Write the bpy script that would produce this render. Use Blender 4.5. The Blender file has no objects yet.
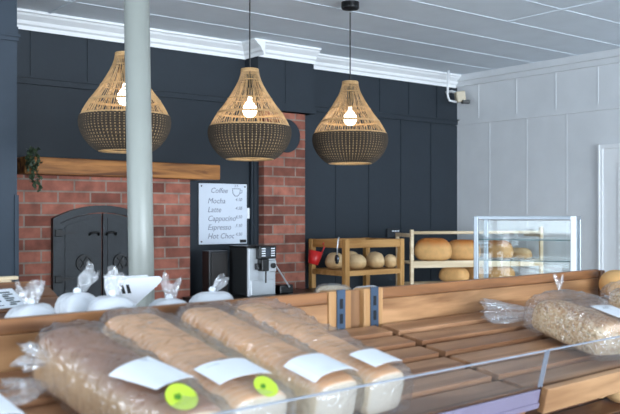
import bpy, bmesh, math, random
from mathutils import Vector, Matrix, noise as mnoise
R = random.Random(7)
SC = bpy.context.scene
COL = SC.collection
PI = math.pi
rad = math.radians

# ------------------------------------------------------------------ camera frame helpers
F = 861.0
CX, HY = 310.0, 215.0
CAMZ = 1.45
TH = rad(38.5)
RX, RY = math.cos(TH), -math.sin(TH)
FX, FY = math.sin(TH), math.cos(TH)

def cw(right, fwd, z=0.0):
    return Vector((right * RX + fwd * FX, right * RY + fwd * FY, z))
def at(px, py, fwd):
    r = (px - CX) / F
    return cw(r * fwd, fwd, CAMZ - (py - HY) / F * fwd)
def onY(px, py, Y):
    r = (px - CX) / F
    return at(px, py, Y / (FY + r * RY))
def onX(px, py, X):
    r = (px - CX) / F
    return at(px, py, X / (FX + r * RX))
def onZ(px, py, z):
    return at(px, py, (CAMZ - z) * F / (py - HY))

# ------------------------------------------------------------------ materials
def lin(c):
    def f(v):
        v /= 255.0
        return v / 12.92 if v <= 0.04045 else ((v + 0.055) / 1.055) ** 2.4
    return (f(c[0]), f(c[1]), f(c[2]), 1.0)

MATS = {}
def new_mat(name):
    m = bpy.data.materials.new(name)
    m.use_nodes = True
    nt = m.node_tree
    return m, nt, nt.nodes['Principled BSDF']

def plain(name, c, rough=0.5, metal=0.0, var=0.08, scale=6.0, bump=0.0, bscale=60.0, spec=0.5):
    """base colour with a little procedural variation"""
    if name in MATS: return MATS[name]
    m, nt, b = new_mat(name)
    N, L = nt.nodes, nt.links
    tc = N.new('ShaderNodeTexCoord')
    nz = N.new('ShaderNodeTexNoise'); nz.inputs['Scale'].default_value = scale; nz.inputs['Detail'].default_value = 4
    L.new(tc.outputs['Object'], nz.inputs['Vector'])
    rp = N.new('ShaderNodeValToRGB')
    k = lin(c)
    rp.color_ramp.elements[0].position = 0.3; rp.color_ramp.elements[1].position = 0.7
    rp.color_ramp.elements[0].color = (k[0]*(1-var), k[1]*(1-var), k[2]*(1-var), 1)
    rp.color_ramp.elements[1].color = (min(1,k[0]*(1+var)), min(1,k[1]*(1+var)), min(1,k[2]*(1+var)), 1)
    L.new(nz.outputs['Fac'], rp.inputs['Fac']); L.new(rp.outputs['Color'], b.inputs['Base Color'])
    b.inputs['Roughness'].default_value = rough; b.inputs['Metallic'].default_value = metal
    b.inputs['Specular IOR Level'].default_value = spec
    if bump:
        n2 = N.new('ShaderNodeTexNoise'); n2.inputs['Scale'].default_value = bscale; n2.inputs['Detail'].default_value = 3
        L.new(tc.outputs['Object'], n2.inputs['Vector'])
        bp = N.new('ShaderNodeBump'); bp.inputs['Strength'].default_value = bump; bp.inputs['Distance'].default_value = 0.004
        L.new(n2.outputs['Fac'], bp.inputs['Height']); L.new(bp.outputs['Normal'], b.inputs['Normal'])
    MATS[name] = m
    return m

def wood(name, c1, c2, axis='X', rough=0.45, island=0.25, spec=0.4):
    if name in MATS: return MATS[name]
    m, nt, b = new_mat(name)
    N, L = nt.nodes, nt.links
    tc = N.new('ShaderNodeTexCoord'); mp = N.new('ShaderNodeMapping')
    mp.inputs['Scale'].default_value = {'X': (1.6, 16, 16), 'Y': (16, 1.6, 16), 'Z': (16, 16, 1.6)}[axis]
    L.new(tc.outputs['Object'], mp.inputs['Vector'])
    geo = N.new('ShaderNodeNewGeometry')
    add = N.new('ShaderNodeVectorMath'); add.operation = 'ADD'
    sc = N.new('ShaderNodeMath'); sc.operation = 'MULTIPLY'; sc.inputs[1].default_value = 37.0
    L.new(geo.outputs['Random Per Island'], sc.inputs[0])
    L.new(mp.outputs['Vector'], add.inputs[0]); L.new(sc.outputs[0], add.inputs[1])
    nz = N.new('ShaderNodeTexNoise'); nz.inputs['Scale'].default_value = 1.4; nz.inputs['Detail'].default_value = 6
    nz.inputs['Distortion'].default_value = 0.6
    L.new(add.outputs[0], nz.inputs['Vector'])
    rp = N.new('ShaderNodeValToRGB')
    rp.color_ramp.elements[0].position = 0.36; rp.color_ramp.elements[1].position = 0.66
    rp.color_ramp.elements[0].color = lin(c1); rp.color_ramp.elements[1].color = lin(c2)
    L.new(nz.outputs['Fac'], rp.inputs['Fac'])
    hs = N.new('ShaderNodeHueSaturation')
    mr = N.new('ShaderNodeMapRange'); mr.inputs['To Min'].default_value = 1 - island; mr.inputs['To Max'].default_value = 1 + island
    L.new(geo.outputs['Random Per Island'], mr.inputs['Value']); L.new(mr.outputs[0], hs.inputs['Value'])
    L.new(rp.outputs['Color'], hs.inputs['Color']); L.new(hs.outputs['Color'], b.inputs['Base Color'])
    b.inputs['Roughness'].default_value = rough; b.inputs['Specular IOR Level'].default_value = spec
    bp = N.new('ShaderNodeBump'); bp.inputs['Strength'].default_value = 0.15; bp.inputs['Distance'].default_value = 0.002
    L.new(nz.outputs['Fac'], bp.inputs['Height']); L.new(bp.outputs['Normal'], b.inputs['Normal'])
    MATS[name] = m
    return m

def brick():
    if 'brick' in MATS: return MATS['brick']
    m, nt, b = new_mat('red_brick')
    N, L = nt.nodes, nt.links
    tc = N.new('ShaderNodeTexCoord'); sp = N.new('ShaderNodeSeparateXYZ'); L.new(tc.outputs['Object'], sp.inputs[0])
    ad = N.new('ShaderNodeMath'); ad.operation = 'ADD'; L.new(sp.outputs[0], ad.inputs[0]); L.new(sp.outputs[1], ad.inputs[1])
    cb = N.new('ShaderNodeCombineXYZ'); L.new(ad.outputs[0], cb.inputs[0]); L.new(sp.outputs[2], cb.inputs[1])
    bt = N.new('ShaderNodeTexBrick')
    bt.inputs['Scale'].default_value = 1.0; bt.inputs['Brick Width'].default_value = 0.212; bt.inputs['Row Height'].default_value = 0.0725
    bt.inputs['Mortar Size'].default_value = 0.0065; bt.inputs['Mortar Smooth'].default_value = 0.3; bt.inputs['Bias'].default_value = 0.0
    bt.inputs['Color1'].default_value = lin((104, 56, 44)); bt.inputs['Color2'].default_value = lin((166, 102, 84))
    bt.inputs['Mortar'].default_value = lin((138, 120, 109))
    L.new(cb.outputs[0], bt.inputs['Vector'])
    nz = N.new('ShaderNodeTexNoise'); nz.inputs['Scale'].default_value = 14; nz.inputs['Detail'].default_value = 5
    L.new(tc.outputs['Object'], nz.inputs['Vector'])
    mr = N.new('ShaderNodeMapRange'); mr.inputs['From Min'].default_value = 0.25; mr.inputs['From Max'].default_value = 0.75; mr.inputs['To Min'].default_value = 0.62; mr.inputs['To Max'].default_value = 1.38
    L.new(nz.outputs['Fac'], mr.inputs['Value'])
    hs = N.new('ShaderNodeHueSaturation'); L.new(mr.outputs[0], hs.inputs['Value']); L.new(bt.outputs['Color'], hs.inputs['Color'])
    L.new(hs.outputs['Color'], b.inputs['Base Color']); b.inputs['Roughness'].default_value = 0.85
    bp = N.new('ShaderNodeBump'); bp.inputs['Strength'].default_value = 0.6; bp.inputs['Distance'].default_value = 0.006; bp.invert = True
    L.new(bt.outputs['Fac'], bp.inputs['Height']); L.new(bp.outputs['Normal'], b.inputs['Normal'])
    MATS['brick'] = m
    return m

def film(name, haze=0.06, tint=(235, 240, 248), bump=0.8, bscale=22.0, gloss=0.08):
    """thin clear plastic: mostly see-through, a little haze, a sharp sheen"""
    if name in MATS: return MATS[name]
    m, nt, b = new_mat(name)
    N, L = nt.nodes, nt.links
    out = N['Material Output']
    tc = N.new('ShaderNodeTexCoord')
    nz = N.new('ShaderNodeTexNoise'); nz.inputs['Scale'].default_value = bscale; nz.inputs['Detail'].default_value = 2.5
    nz.inputs['Distortion'].default_value = 1.6
    L.new(tc.outputs['Object'], nz.inputs['Vector'])
    bp = N.new('ShaderNodeBump'); bp.inputs['Strength'].default_value = bump; bp.inputs['Distance'].default_value = 0.012
    L.new(nz.outputs['Fac'], bp.inputs['Height'])
    tr = N.new('ShaderNodeBsdfTransparent'); tr.inputs['Color'].default_value = (0.985, 0.988, 0.99, 1)
    b.inputs['Base Color'].default_value = lin(tint); b.inputs['Roughness'].default_value = 0.4
    gl = N.new('ShaderNodeBsdfGlossy'); gl.inputs['Roughness'].default_value = 0.07
    L.new(bp.outputs['Normal'], gl.inputs['Normal'])
    lw = N.new('ShaderNodeLayerWeight'); lw.inputs['Blend'].default_value = 0.5
    L.new(bp.outputs['Normal'], lw.inputs['Normal'])
    p3 = N.new('ShaderNodeMath'); p3.operation = 'POWER'; p3.inputs[1].default_value = 3.0
    L.new(lw.outputs['Facing'], p3.inputs[0])
    ma = N.new('ShaderNodeMath'); ma.operation = 'MULTIPLY_ADD'; ma.inputs[1].default_value = 0.35; ma.inputs[2].default_value = gloss
    ma.use_clamp = True
    L.new(p3.outputs[0], ma.inputs[0])
    m1 = N.new('ShaderNodeMixShader'); m1.inputs[0].default_value = haze
    L.new(tr.outputs[0], m1.inputs[1]); L.new(b.outputs[0], m1.inputs[2])
    mx = N.new('ShaderNodeMixShader')
    L.new(ma.outputs[0], mx.inputs[0]); L.new(m1.outputs[0], mx.inputs[1]); L.new(gl.outputs[0], mx.inputs[2])
    L.new(mx.outputs[0], out.inputs['Surface'])
    MATS[name] = m
    return m

def glass(name, fac=0.06, tint=(0.93, 0.97, 0.97)):
    if name in MATS: return MATS[name]
    m, nt, b = new_mat(name)
    N, L = nt.nodes, nt.links
    out = N['Material Output']
    tr = N.new('ShaderNodeBsdfTransparent'); tr.inputs['Color'].default_value = (*tint, 1)
    gl = N.new('ShaderNodeBsdfGlossy'); gl.inputs['Roughness'].default_value = 0.02
    fr = N.new('ShaderNodeLayerWeight'); fr.inputs['Blend'].default_value = 0.5
    pw_ = N.new('ShaderNodeMath'); pw_.operation = 'POWER'; pw_.inputs[1].default_value = 5.0
    L.new(fr.outputs['Facing'], pw_.inputs[0])
    ad = N.new('ShaderNodeMath'); ad.operation = 'MULTIPLY_ADD'; ad.inputs[1].default_value = 0.6; ad.inputs[2].default_value = fac; ad.use_clamp = True
    L.new(pw_.outputs[0], ad.inputs[0])
    mx = N.new('ShaderNodeMixShader')
    L.new(ad.outputs[0], mx.inputs[0]); L.new(tr.outputs[0], mx.inputs[1]); L.new(gl.outputs[0], mx.inputs[2])
    L.new(mx.outputs[0], out.inputs['Surface'])
    MATS[name] = m
    return m

def bread(name, top, side, end, half_w, H, Lg, slices=True, speck=None):
    """crust: darker baked top, paler tin sides, crumb at the cut ends; faint slice lines"""
    if name in MATS: return MATS[name]
    m, nt, b = new_mat(name)
    N, L = nt.nodes, nt.links
    tc = N.new('ShaderNodeTexCoord'); sp = N.new('ShaderNodeSeparateXYZ'); L.new(tc.outputs['Object'], sp.inputs[0])
    nz = N.new('ShaderNodeTexNoise'); nz.inputs['Scale'].default_value = 26; nz.inputs['Detail'].default_value = 6
    L.new(tc.outputs['Object'], nz.inputs['Vector'])
    # height + noise -> side/top
    a = N.new('ShaderNodeMath'); a.operation = 'MULTIPLY_ADD'; a.inputs[1].default_value = 0.03; L.new(nz.outputs['Fac'], a.inputs[0]); L.new(sp.outputs[2], a.inputs[2])
    mr = N.new('ShaderNodeMapRange'); mr.inputs['From Min'].default_value = 0.015 + H * 0.64; mr.inputs['From Max'].default_value = 0.015 + H * 0.92
    L.new(a.outputs[0], mr.inputs['Value'])
    mix = N.new('ShaderNodeMix'); mix.data_type = 'RGBA'
    L.new(mr.outputs[0], mix.inputs[0]); mix.inputs[6].default_value = lin(side); mix.inputs[7].default_value = lin(top)
    mr2 = N.new('ShaderNodeMapRange'); mr2.inputs['To Min'].default_value = 0.74; mr2.inputs['To Max'].default_value = 1.24
    L.new(nz.outputs['Fac'], mr2.inputs['Value'])
    hs = N.new('ShaderNodeHueSaturation'); L.new(mr2.outputs[0], hs.inputs['Value']); L.new(mix.outputs[2], hs.inputs['Color'])
    col = hs.outputs['Color']
    if end is not None:
        geo = N.new('ShaderNodeNewGeometry')
        vt = N.new('ShaderNodeVectorTransform'); vt.vector_type = 'NORMAL'; vt.convert_from = 'WORLD'; vt.convert_to = 'OBJECT'
        L.new(geo.outputs['Normal'], vt.inputs[0])
        s2 = N.new('ShaderNodeSeparateXYZ'); L.new(vt.outputs[0], s2.inputs[0])
        ab = N.new('ShaderNodeMath'); ab.operation = 'ABSOLUTE'; L.new(s2.outputs[1], ab.inputs[0])
        gt = N.new('ShaderNodeMapRange'); gt.inputs['From Min'].default_value = 0.72; gt.inputs['From Max'].default_value = 0.93
        L.new(ab.outputs[0], gt.inputs['Value'])
        # crust ring stays round the end
        mz = N.new('ShaderNodeMapRange'); mz.inputs['From Min'].default_value = H * 0.06; mz.inputs['From Max'].default_value = H * 0.2
        L.new(a.outputs[0], mz.inputs['Value'])
        mm = N.new('ShaderNodeMath'); mm.operation = 'MULTIPLY'; L.new(gt.outputs[0], mm.inputs[0]); L.new(mz.outputs[0], mm.inputs[1])
        mx2 = N.new('ShaderNodeMix'); mx2.data_type = 'RGBA'
        L.new(mm.outputs[0], mx2.inputs[0]); L.new(col, mx2.inputs[6]); mx2.inputs[7].default_value = lin(end)
        col = mx2.outputs[2]
    if speck is not None:
        vo = N.new('ShaderNodeTexVoronoi'); vo.inputs['Scale'].default_value = 210; L.new(tc.outputs['Object'], vo.inputs['Vector'])
        rp = N.new('ShaderNodeValToRGB'); rp.color_ramp.interpolation = 'CONSTANT'
        e = rp.color_ramp.elements
        e[0].position = 0; e[0].color = lin(speck[0]); e[1].position = 0.35; e[1].color = lin(speck[1])
        x = e.new(0.66); x.color = lin(speck[2]); x = e.new(0.86); x.color = lin(speck[3])
        s3 = N.new('ShaderNodeSeparateXYZ'); L.new(vo.outputs['Color'], s3.inputs[0]); L.new(s3.outputs[0], rp.inputs['Fac'])
        mx3 = N.new('ShaderNodeMix'); mx3.data_type = 'RGBA'; mx3.inputs[0].default_value = 0.5
        L.new(col, mx3.inputs[6]); L.new(rp.outputs['Color'], mx3.inputs[7]); col = mx3.outputs[2]
    bp = N.new('ShaderNodeBump'); bp.inputs['Strength'].default_value = 0.22 if slices else 0.5; bp.inputs['Distance'].default_value = 0.004
    if slices:
        w = N.new('ShaderNodeMath'); w.operation = 'MULTIPLY'; w.inputs[1].default_value = 1 / 0.0145; L.new(sp.outputs[1], w.inputs[0])
        fr = N.new('ShaderNodeMath'); fr.operation = 'FRACT'; L.new(w.outputs[0], fr.inputs[0])
        gq = N.new('ShaderNodeMath'); gq.operation = 'GREATER_THAN'; gq.inputs[1].default_value = 0.14; L.new(fr.outputs[0], gq.inputs[0])
        sm = N.new('ShaderNodeMath'); sm.operation = 'MULTIPLY_ADD'; sm.inputs[1].default_value = 0.6; L.new(nz.outputs['Fac'], sm.inputs[0]); L.new(gq.outputs[0], sm.inputs[2])
        L.new(sm.outputs[0], bp.inputs['Height'])
        inv = N.new('ShaderNodeMath'); inv.operation = 'MULTIPLY_ADD'; inv.inputs[1].default_value = -0.34; inv.inputs[2].default_value = 0.34; L.new(gq.outputs[0], inv.inputs[0])
        mx4 = N.new('ShaderNodeMix'); mx4.data_type = 'RGBA'; L.new(inv.outputs[0], mx4.inputs[0]); L.new(col, mx4.inputs[6]); mx4.inputs[7].default_value = lin(end); col = mx4.outputs[2]
    else:
        L.new(nz.outputs['Fac'], bp.inputs['Height'])
    L.new(col, b.inputs['Base Color']); b.inputs['Roughness'].default_value = 0.6; b.inputs['Specular IOR Level'].default_value = 0.25
    L.new(bp.outputs['Normal'], b.inputs['Normal'])
    MATS[name] = m
    return m

def emit(name, c, s):
    if name in MATS: return MATS[name]
    m, nt, b = new_mat(name)
    b.inputs['Emission Color'].default_value = (*c, 1); b.inputs['Emission Strength'].default_value = s
    b.inputs['Base Color'].default_value = (0.9, 0.88, 0.8, 1)
    MATS[name] = m
    return m

# ------------------------------------------------------------------ mesh helpers
def new_bm(): return bmesh.new()

def box(bm, x0, x1, y0, y1, z0, z1, M=None, bev=0.0):
    b2 = bmesh.new()
    v = [b2.verts.new((x, y, z)) for x in (x0, x1) for y in (y0, y1) for z in (z0, z1)]
    for f in ((0,1,3,2),(4,6,7,5),(0,4,5,1),(2,3,7,6),(0,2,6,4),(1,5,7,3)):
        b2.faces.new([v[i] for i in f])
    bmesh.ops.recalc_face_normals(b2, faces=b2.faces)
    if bev > 0:
        bmesh.ops.bevel(b2, geom=list(b2.edges), offset=bev, segments=2, affect='EDGES', profile=0.5)
    if M is not None: bmesh.ops.transform(b2, matrix=M, verts=b2.verts)
    merge(bm, b2)

def merge(bm, b2):
    me = bpy.data.meshes.new('t'); b2.to_mesh(me); b2.free(); bm.from_mesh(me); bpy.data.meshes.remove(me)

def prism(bm, pts, y0, y1, M=None):
    """polygon in XZ extruded along Y"""
    b2 = bmesh.new()
    a = [b2.verts.new((p[0], y0, p[1])) for p in pts]; c = [b2.verts.new((p[0], y1, p[1])) for p in pts]
    b2.faces.new(a); b2.faces.new(list(reversed(c)))
    n = len(pts)
    for i in range(n): b2.faces.new((a[i], c[i], c[(i+1) % n], a[(i+1) % n]))
    bmesh.ops.recalc_face_normals(b2, faces=b2.faces)
    if M is not None: bmesh.ops.transform(b2, matrix=M, verts=b2.verts)
    merge(bm, b2)

def lathe(bm, prof, segs=32, M=None, cap0=False, cap1=False):
    b2 = bmesh.new()
    rings = []
    for r, z in prof:
        rings.append([b2.verts.new((r*math.cos(2*PI*i/segs), r*math.sin(2*PI*i/segs), z)) for i in range(segs)])
    for a, c in zip(rings, rings[1:]):
        for i in range(segs):
            b2.faces.new((a[i], a[(i+1) % segs], c[(i+1) % segs], c[i]))
    if cap0: b2.faces.new(list(reversed(rings[0])))
    if cap1: b2.faces.new(rings[-1])
    if M is not None: bmesh.ops.transform(b2, matrix=M, verts=b2.verts)
    merge(bm, b2)

def tube(bm, pts, r, segs=6, closed=False):
    pts = [Vector(p) for p in pts]
    n = len(pts)
    rings = []
    prev = None
    for i, p in enumerate(pts):
        if closed: t = pts[(i+1) % n] - pts[i-1]
        else: t = pts[min(i+1, n-1)] - pts[max(i-1, 0)]
        t.normalize()
        if prev is None:
            up = Vector((0,0,1)) if abs(t.z) < 0.9 else Vector((1,0,0))
            s = t.cross(up).normalized()
        else:
            s = (prev - t * prev.dot(t)).normalized()
        prev = s
        q = t.cross(s)
        rr = r[i] if isinstance(r, (list, tuple)) else r
        rings.append([bm.verts.new(p + (s*math.cos(2*PI*k/segs) + q*math.sin(2*PI*k/segs))*rr) for k in range(segs)])
    m = n if closed else n-1
    for i in range(m):
        a, c = rings[i], rings[(i+1) % n]
        for k in range(segs): bm.faces.new((a[k], a[(k+1) % segs], c[(k+1) % segs], c[k]))
    if not closed:
        bm.faces.new(list(reversed(rings[0]))); bm.faces.new(rings[-1])

def obj(name, bm, mat, parent=None, smooth=False, M=None):
    me = bpy.data.meshes.new(name)
    bmesh.ops.recalc_face_normals(bm, faces=bm.faces)
    bm.to_mesh(me); bm.free()
    if smooth:
        for p in me.polygons: p.use_smooth = True
    me.materials.append(mat)
    o = bpy.data.objects.new(name, me); COL.objects.link(o)
    if parent is not None: o.parent = parent
    if M is not None: o.matrix_world = M if parent is None else M
    return o

def tag(o, label, cat, group=None, kind=None):
    o['label'] = label; o['category'] = cat
    if group: o['group'] = group
    if kind: o['kind'] = kind
    return o

def thing(name, label, cat, loc=(0,0,0), M=None, group=None):
    o = bpy.data.objects.new(name, None); COL.objects.link(o)
    o.empty_display_size = 0.05
    if M is not None:
        o.location = M.to_translation(); o.rotation_euler = M.to_euler(); o.scale = M.to_scale()
    else: o.location = loc
    return tag(o, label, cat, group)

def struct(name, bm, mat, label=None, smooth=False):
    o = obj(name, bm, mat, smooth=smooth); o['kind'] = 'structure'
    if label: o['label'] = label
    return o

def dup(root, M, label=None, group=None):
    r = root.copy(); COL.objects.link(r)
    r.location = M.to_translation(); r.rotation_euler = M.to_euler(); r.scale = M.to_scale()
    if label: r['label'] = label
    if group: r['group'] = group
    for ch in list(root.children):
        c = ch.copy(); COL.objects.link(c); c.parent = r
        for g in list(ch.children):
            d = g.copy(); COL.objects.link(d); d.parent = c
    return r

def frame(x, y, z, deg=0.0):
    return Matrix.Translation((x, y, z)) @ Matrix.Rotation(rad(deg), 4, 'Z')

def text_bm(s, size, depth=0.0006, align='LEFT', shear=0.0):
    cu = bpy.data.curves.new('txt', 'FONT'); cu.body = s; cu.size = size; cu.extrude = depth; cu.align_x = align; cu.shear = shear
    cu.resolution_u = 3
    o = bpy.data.objects.new('txt', cu); COL.objects.link(o)
    dg = bpy.context.evaluated_depsgraph_get()
    me = bpy.data.meshes.new_from_object(o.evaluated_get(dg))
    bm = bmesh.new(); bm.from_mesh(me)
    bpy.data.objects.remove(o); bpy.data.curves.remove(cu); bpy.data.meshes.remove(me)
    return bm

# ------------------------------------------------------------------ palette
M_dark = plain('dark_slate_paint', (38, 46, 54), 0.6, var=0.05, bump=0.15, bscale=40, spec=0.35)
M_pier = plain('slate_paint', (50, 61, 73), 0.6, var=0.05, bump=0.1, bscale=40, spec=0.35)
M_grey = plain('pale_grey_paint', (218, 221, 224), 0.6, var=0.03, bump=0.1, bscale=40)
M_ceil = plain('ceiling_paint', (224, 233, 242), 0.6, var=0.03, bump=0.1, bscale=30)
M_white = plain('white_gloss_paint', (236, 238, 240), 0.35, var=0.02)
M_post = plain('off_white_post_paint', (150, 154, 148), 0.35, var=0.02)
M_floor = plain('vinyl_floor', (176, 170, 162), 0.5, var=0.15, scale=3)
M_mantel = wood('rustic_oak', (92, 52, 24), (184, 124, 66), 'X', 0.6, 0.05)
M_slat = wood('slat_timber', (132, 90, 62), (186, 140, 104), 'X', 0.38, 0.12)
M_rail = wood('rail_timber', (98, 62, 36), (154, 104, 64), 'X', 0.42, 0.1)
M_postw = wood('post_timber', (158, 114, 70), (202, 158, 108), 'Z', 0.5, 0.08)
M_pine = wood('pine', (160, 112, 58), (198, 150, 92), 'X', 0.5, 0.06)
M_pinez = wood('pine_upright', (164, 116, 60), (204, 156, 96), 'Z', 0.5, 0.06)
M_pale = wood('pale_pine', (206, 182, 146), (230, 210, 178), 'X', 0.5, 0.05)
M_iron = plain('black_iron', (33, 37, 41), 0.42, metal=0.35, var=0.12, bump=0.3, bscale=50)
M_iron2 = plain('matt_black_iron', (12, 12, 14), 0.5, var=0.1)
M_black = plain('black_plastic', (18, 19, 21), 0.35, var=0.05)
M_steel = plain('brushed_steel', (200, 204, 208), 0.3, metal=0.7, var=0.04)
M_strip = plain('zinc_slotted_strip', (66, 84, 106), 0.4, metal=0.5, var=0.1)
M_alu = plain('satin_aluminium', (150, 158, 166), 0.3, metal=0.55, var=0.03)
M_rattan = plain('natural_rattan', (190, 154, 108), 0.55, var=0.2, scale=30)
M_weave = plain('dark_rattan', (64, 53, 42), 0.6, var=0.35, scale=90)
M_weave2 = plain('woven_stake', (176, 148, 108), 0.6, var=0.2, scale=40)
M_label = plain('label_paper', (232, 236, 242), 0.4, var=0.01)
M_sticker = plain('lime_sticker', (176, 200, 56), 0.4, var=0.04, scale=30)
M_green = plain('green_print', (70, 128, 34), 0.5, var=0.1)
M_red = plain('red_plastic', (196, 34, 34), 0.35, var=0.05)
M_leaf = plain('ivy_leaf', (58, 74, 52), 0.5, var=0.3, scale=40)
M_ink = plain('whiteboard_ink', (122, 130, 148), 0.6, var=0.1)
M_board = plain('whiteboard_enamel', (214, 222, 234), 0.25, var=0.02)
M_beige = plain('beige_plastic', (196, 184, 160), 0.45, var=0.04)
M_whitepl = plain('white_plastic', (236, 240, 246), 0.4, var=0.02)
M_acr = glass('clear_acrylic', 0.10, (0.94, 0.95, 0.97))
M_glass = glass('cabinet_glass', 0.035, (0.965, 0.985, 0.985))
M_edge = plain('acrylic_edge', (160, 168, 182), 0.2, var=0.02)
M_film = film('clear_bag_film', 0.035, bump=1.0, bscale=24, gloss=0.15)
M_film2 = film('crumpled_film', 0.10, bump=1.0, bscale=40, gloss=0.16)
M_milk = film('milky_bag_film', 0.80, (240, 244, 250), 0.6, 24, 0.06)
M_milk2 = film('milky_tail_film', 0.12, (240, 244, 250), 0.8, 45, 0.16)
M_ticket = plain('ticket_strip_plastic', (122, 114, 136), 0.2, var=0.06)

# ------------------------------------------------------------------ the room
WX, WY, CEIL = 5.95, 5.32, 2.715
XL, YF = -3.0, -10.0
b = new_bm(); box(b, XL, WX, YF, WY, -0.1, 0); struct('floor', b, M_floor)

b = new_bm(); box(b, XL, WX, YF, WY, CEIL, CEIL+0.1)
for Y in (4.87, 4.44, 4.02, 3.60, 3.18, 2.76, 2.34, 1.92, 1.5, 1.08, 0.66):
    box(b, XL, WX, Y-0.006, Y+0.006, CEIL-0.0025, CEIL+0.001)
box(b, 2.07, 2.085, 3.0, WY, CEIL-0.006, CEIL+0.001)
box(b, 4.50, 4.515, 0.5, 3.60, CEIL-0.005, CEIL+0.001)
struct('ceiling', b, M_ceil)

RAILZ = 2.30
b = new_bm(); box(b, XL, WX+0.1, WY, WY+0.1, 0, CEIL+0.1)
box(b, XL, WX, WY-0.022, WY+0.001, RAILZ-0.03, RAILZ+0.006); box(b, XL, WX, WY-0.034, WY+0.001, RAILZ+0.006, RAILZ+0.018)
for px, y0, y1 in ((336, 165, 240), (369, 165, 240), (401, 165, 240), (431, 165, 240), (409, 90, 110), (437, 90, 110), (350, 80, 105), (380, 85, 105), (31, 40, 70), (88, 40, 70)):
    x = onY(px, 150, WY).x
    box(b, x-0.006, x+0.006, WY-0.006, WY+0.001, (0 if y1 > 200 else RAILZ), (RAILZ if y1 > 200 else CEIL))
struct('wall_back', b, M_dark)

b = new_bm(); box(b, WX, WX+0.1, YF, WY, 0, CEIL+0.1)
box(b, WX-0.016, WX+0.001, YF, WY, RAILZ-0.035, RAILZ+0.012)
for px in (478.7, 516.5, 555.8, 598):
    y = onX(px, 90, WX).y; box(b, WX-0.004, WX+0.001, y-0.003, y+0.003, RAILZ, CEIL)
for px in (489.7, 526.9, 566.8):
    y = onX(px, 150, WX).y; box(b, WX-0.003, WX+0.001, y-0.0025, y+0.0025, 0, RAILZ)
box(b, WX-0.05, WX+0.001, YF, WY, CEIL-0.055, CEIL); box(b, WX-0.025, WX+0.001, YF, WY, CEIL-0.10, CEIL-0.05)
struct('wall_right', b, M_grey)
b = new_bm(); box(b, XL-0.1, XL, YF, WY, 0, CEIL+0.1); struct('wall_left', b, M_grey)

# slate-painted pier at the far left, nearer than the fireplace
PY = 4.72
px1 = onY(17, 200, PY).x
b = new_bm(); box(b, XL, px1, PY, WY-0.001, 0, CEIL)
zr = onY(14, 35.5, PY).z
box(b, XL, px1+0.012, PY-0.02, PY+0.001, zr-0.008, zr+0.008); box(b, XL, px1+0.005, PY-0.012, PY+0.001, zr-0.03, zr-0.008)
box(b, XL, px1+0.004, PY-0.008, PY+0.001, zr+0.008, zr+0.05)
zt = onY(16, 195, PY).z
box(b, px1-0.016, px1+0.006, PY-0.012, PY+0.02, 0, zt)
struct('wall_pier', b, M_pier)

# cornices (moulded, bright white)
def cornice(bm, x0, x1, Y):
    prof = [(0, 0), (0, -0.105), (0.012, -0.11), (0.016, -0.085), (0.030, -0.075), (0.036, -0.055), (0.070, -0.030), (0.078, -0.018), (0.092, -0.014), (0.092, 0)]
    b2 = bmesh.new()
    A = [b2.verts.new((x0, Y - p[0], CEIL + p[1])) for p in prof]; B = [b2.verts.new((x1, Y - p[0], CEIL + p[1])) for p in prof]
    n = len(prof)
    for i in range(n): b2.faces.new((A[i], A[(i+1) % n], B[(i+1) % n], B[i]))
    b2.faces.new(list(reversed(A))); b2.faces.new(B)
    merge(bm, b2)
BX0, BX1, BYF = 3.613, 4.135, 5.152      # boxed chimney head
b = new_bm(); cornice(b, px1, BX0 - 0.001, WY); struct('trim_1', b, M_white)
b = new_bm(); cornice(b, BX0, BX1, BYF)
b2 = bmesh.new(); cornice(b2, -(WY-0.001), -(BYF-0.092), 0.0)
bmesh.ops.transform(b2, matrix=Matrix.Translation((BX0, 0, 0)) @ Matrix.Rotation(rad(-90), 4, 'Z'), verts=b2.verts); merge(b, b2)
struct('trim_2', b, M_white)
b = new_bm(); cornice(b, BX1 + 0.001, WX - 0.03, WY); struct('trim_3', b, M_white)

b = new_bm(); box(b, BX0, BX1, BYF, WY-0.001, 2.225, CEIL)
box(b, BX0-0.012, BX1+0.012, BYF-0.012, WY-0.001, 2.225, 2.262); box(b, BX0-0.006, BX1+0.006, BYF-0.006, WY-0.001, 2.262, 2.285)
box(b, 3.86, 3.872, BYF-0.005, BYF+0.001, 2.285, CEIL-0.1)
struct('wall_chimney_head', b, M_dark)
b = new_bm(); box(b, 3.713, 4.10, 5.216, WY-0.001, 0, 2.224); struct('wall_brick_pillar', b, brick())
x0 = onY(249, 200, WY).x
b = new_bm(); box(b, x0, 3.712, WY-0.03, WY-0.001, 0, 2.25); box(b, x0+0.02, x0+0.03, WY-0.04, WY-0.03, 0, 2.25); box(b, x0+0.055, x0+0.063, WY-0.037, WY-0.03, 0, 2.25)
struct('trim_4', b, M_dark)

# brick fireplace front (with an arched opening behind the doors is covered by them)
FYF = 5.12
fx0, fx1 = onY(19, 200, FYF).x - 0.02, onY(190, 200, FYF).x
mz0 = onY(66, 174.8, 5.0).z; mz1 = onY(66, 158.0, 5.0).z
b = new_bm(); box(b, fx0, fx1, FYF, WY-0.001, 0, mz0 - 0.001); struct('wall_fireplace_brick', b, brick())

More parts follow.
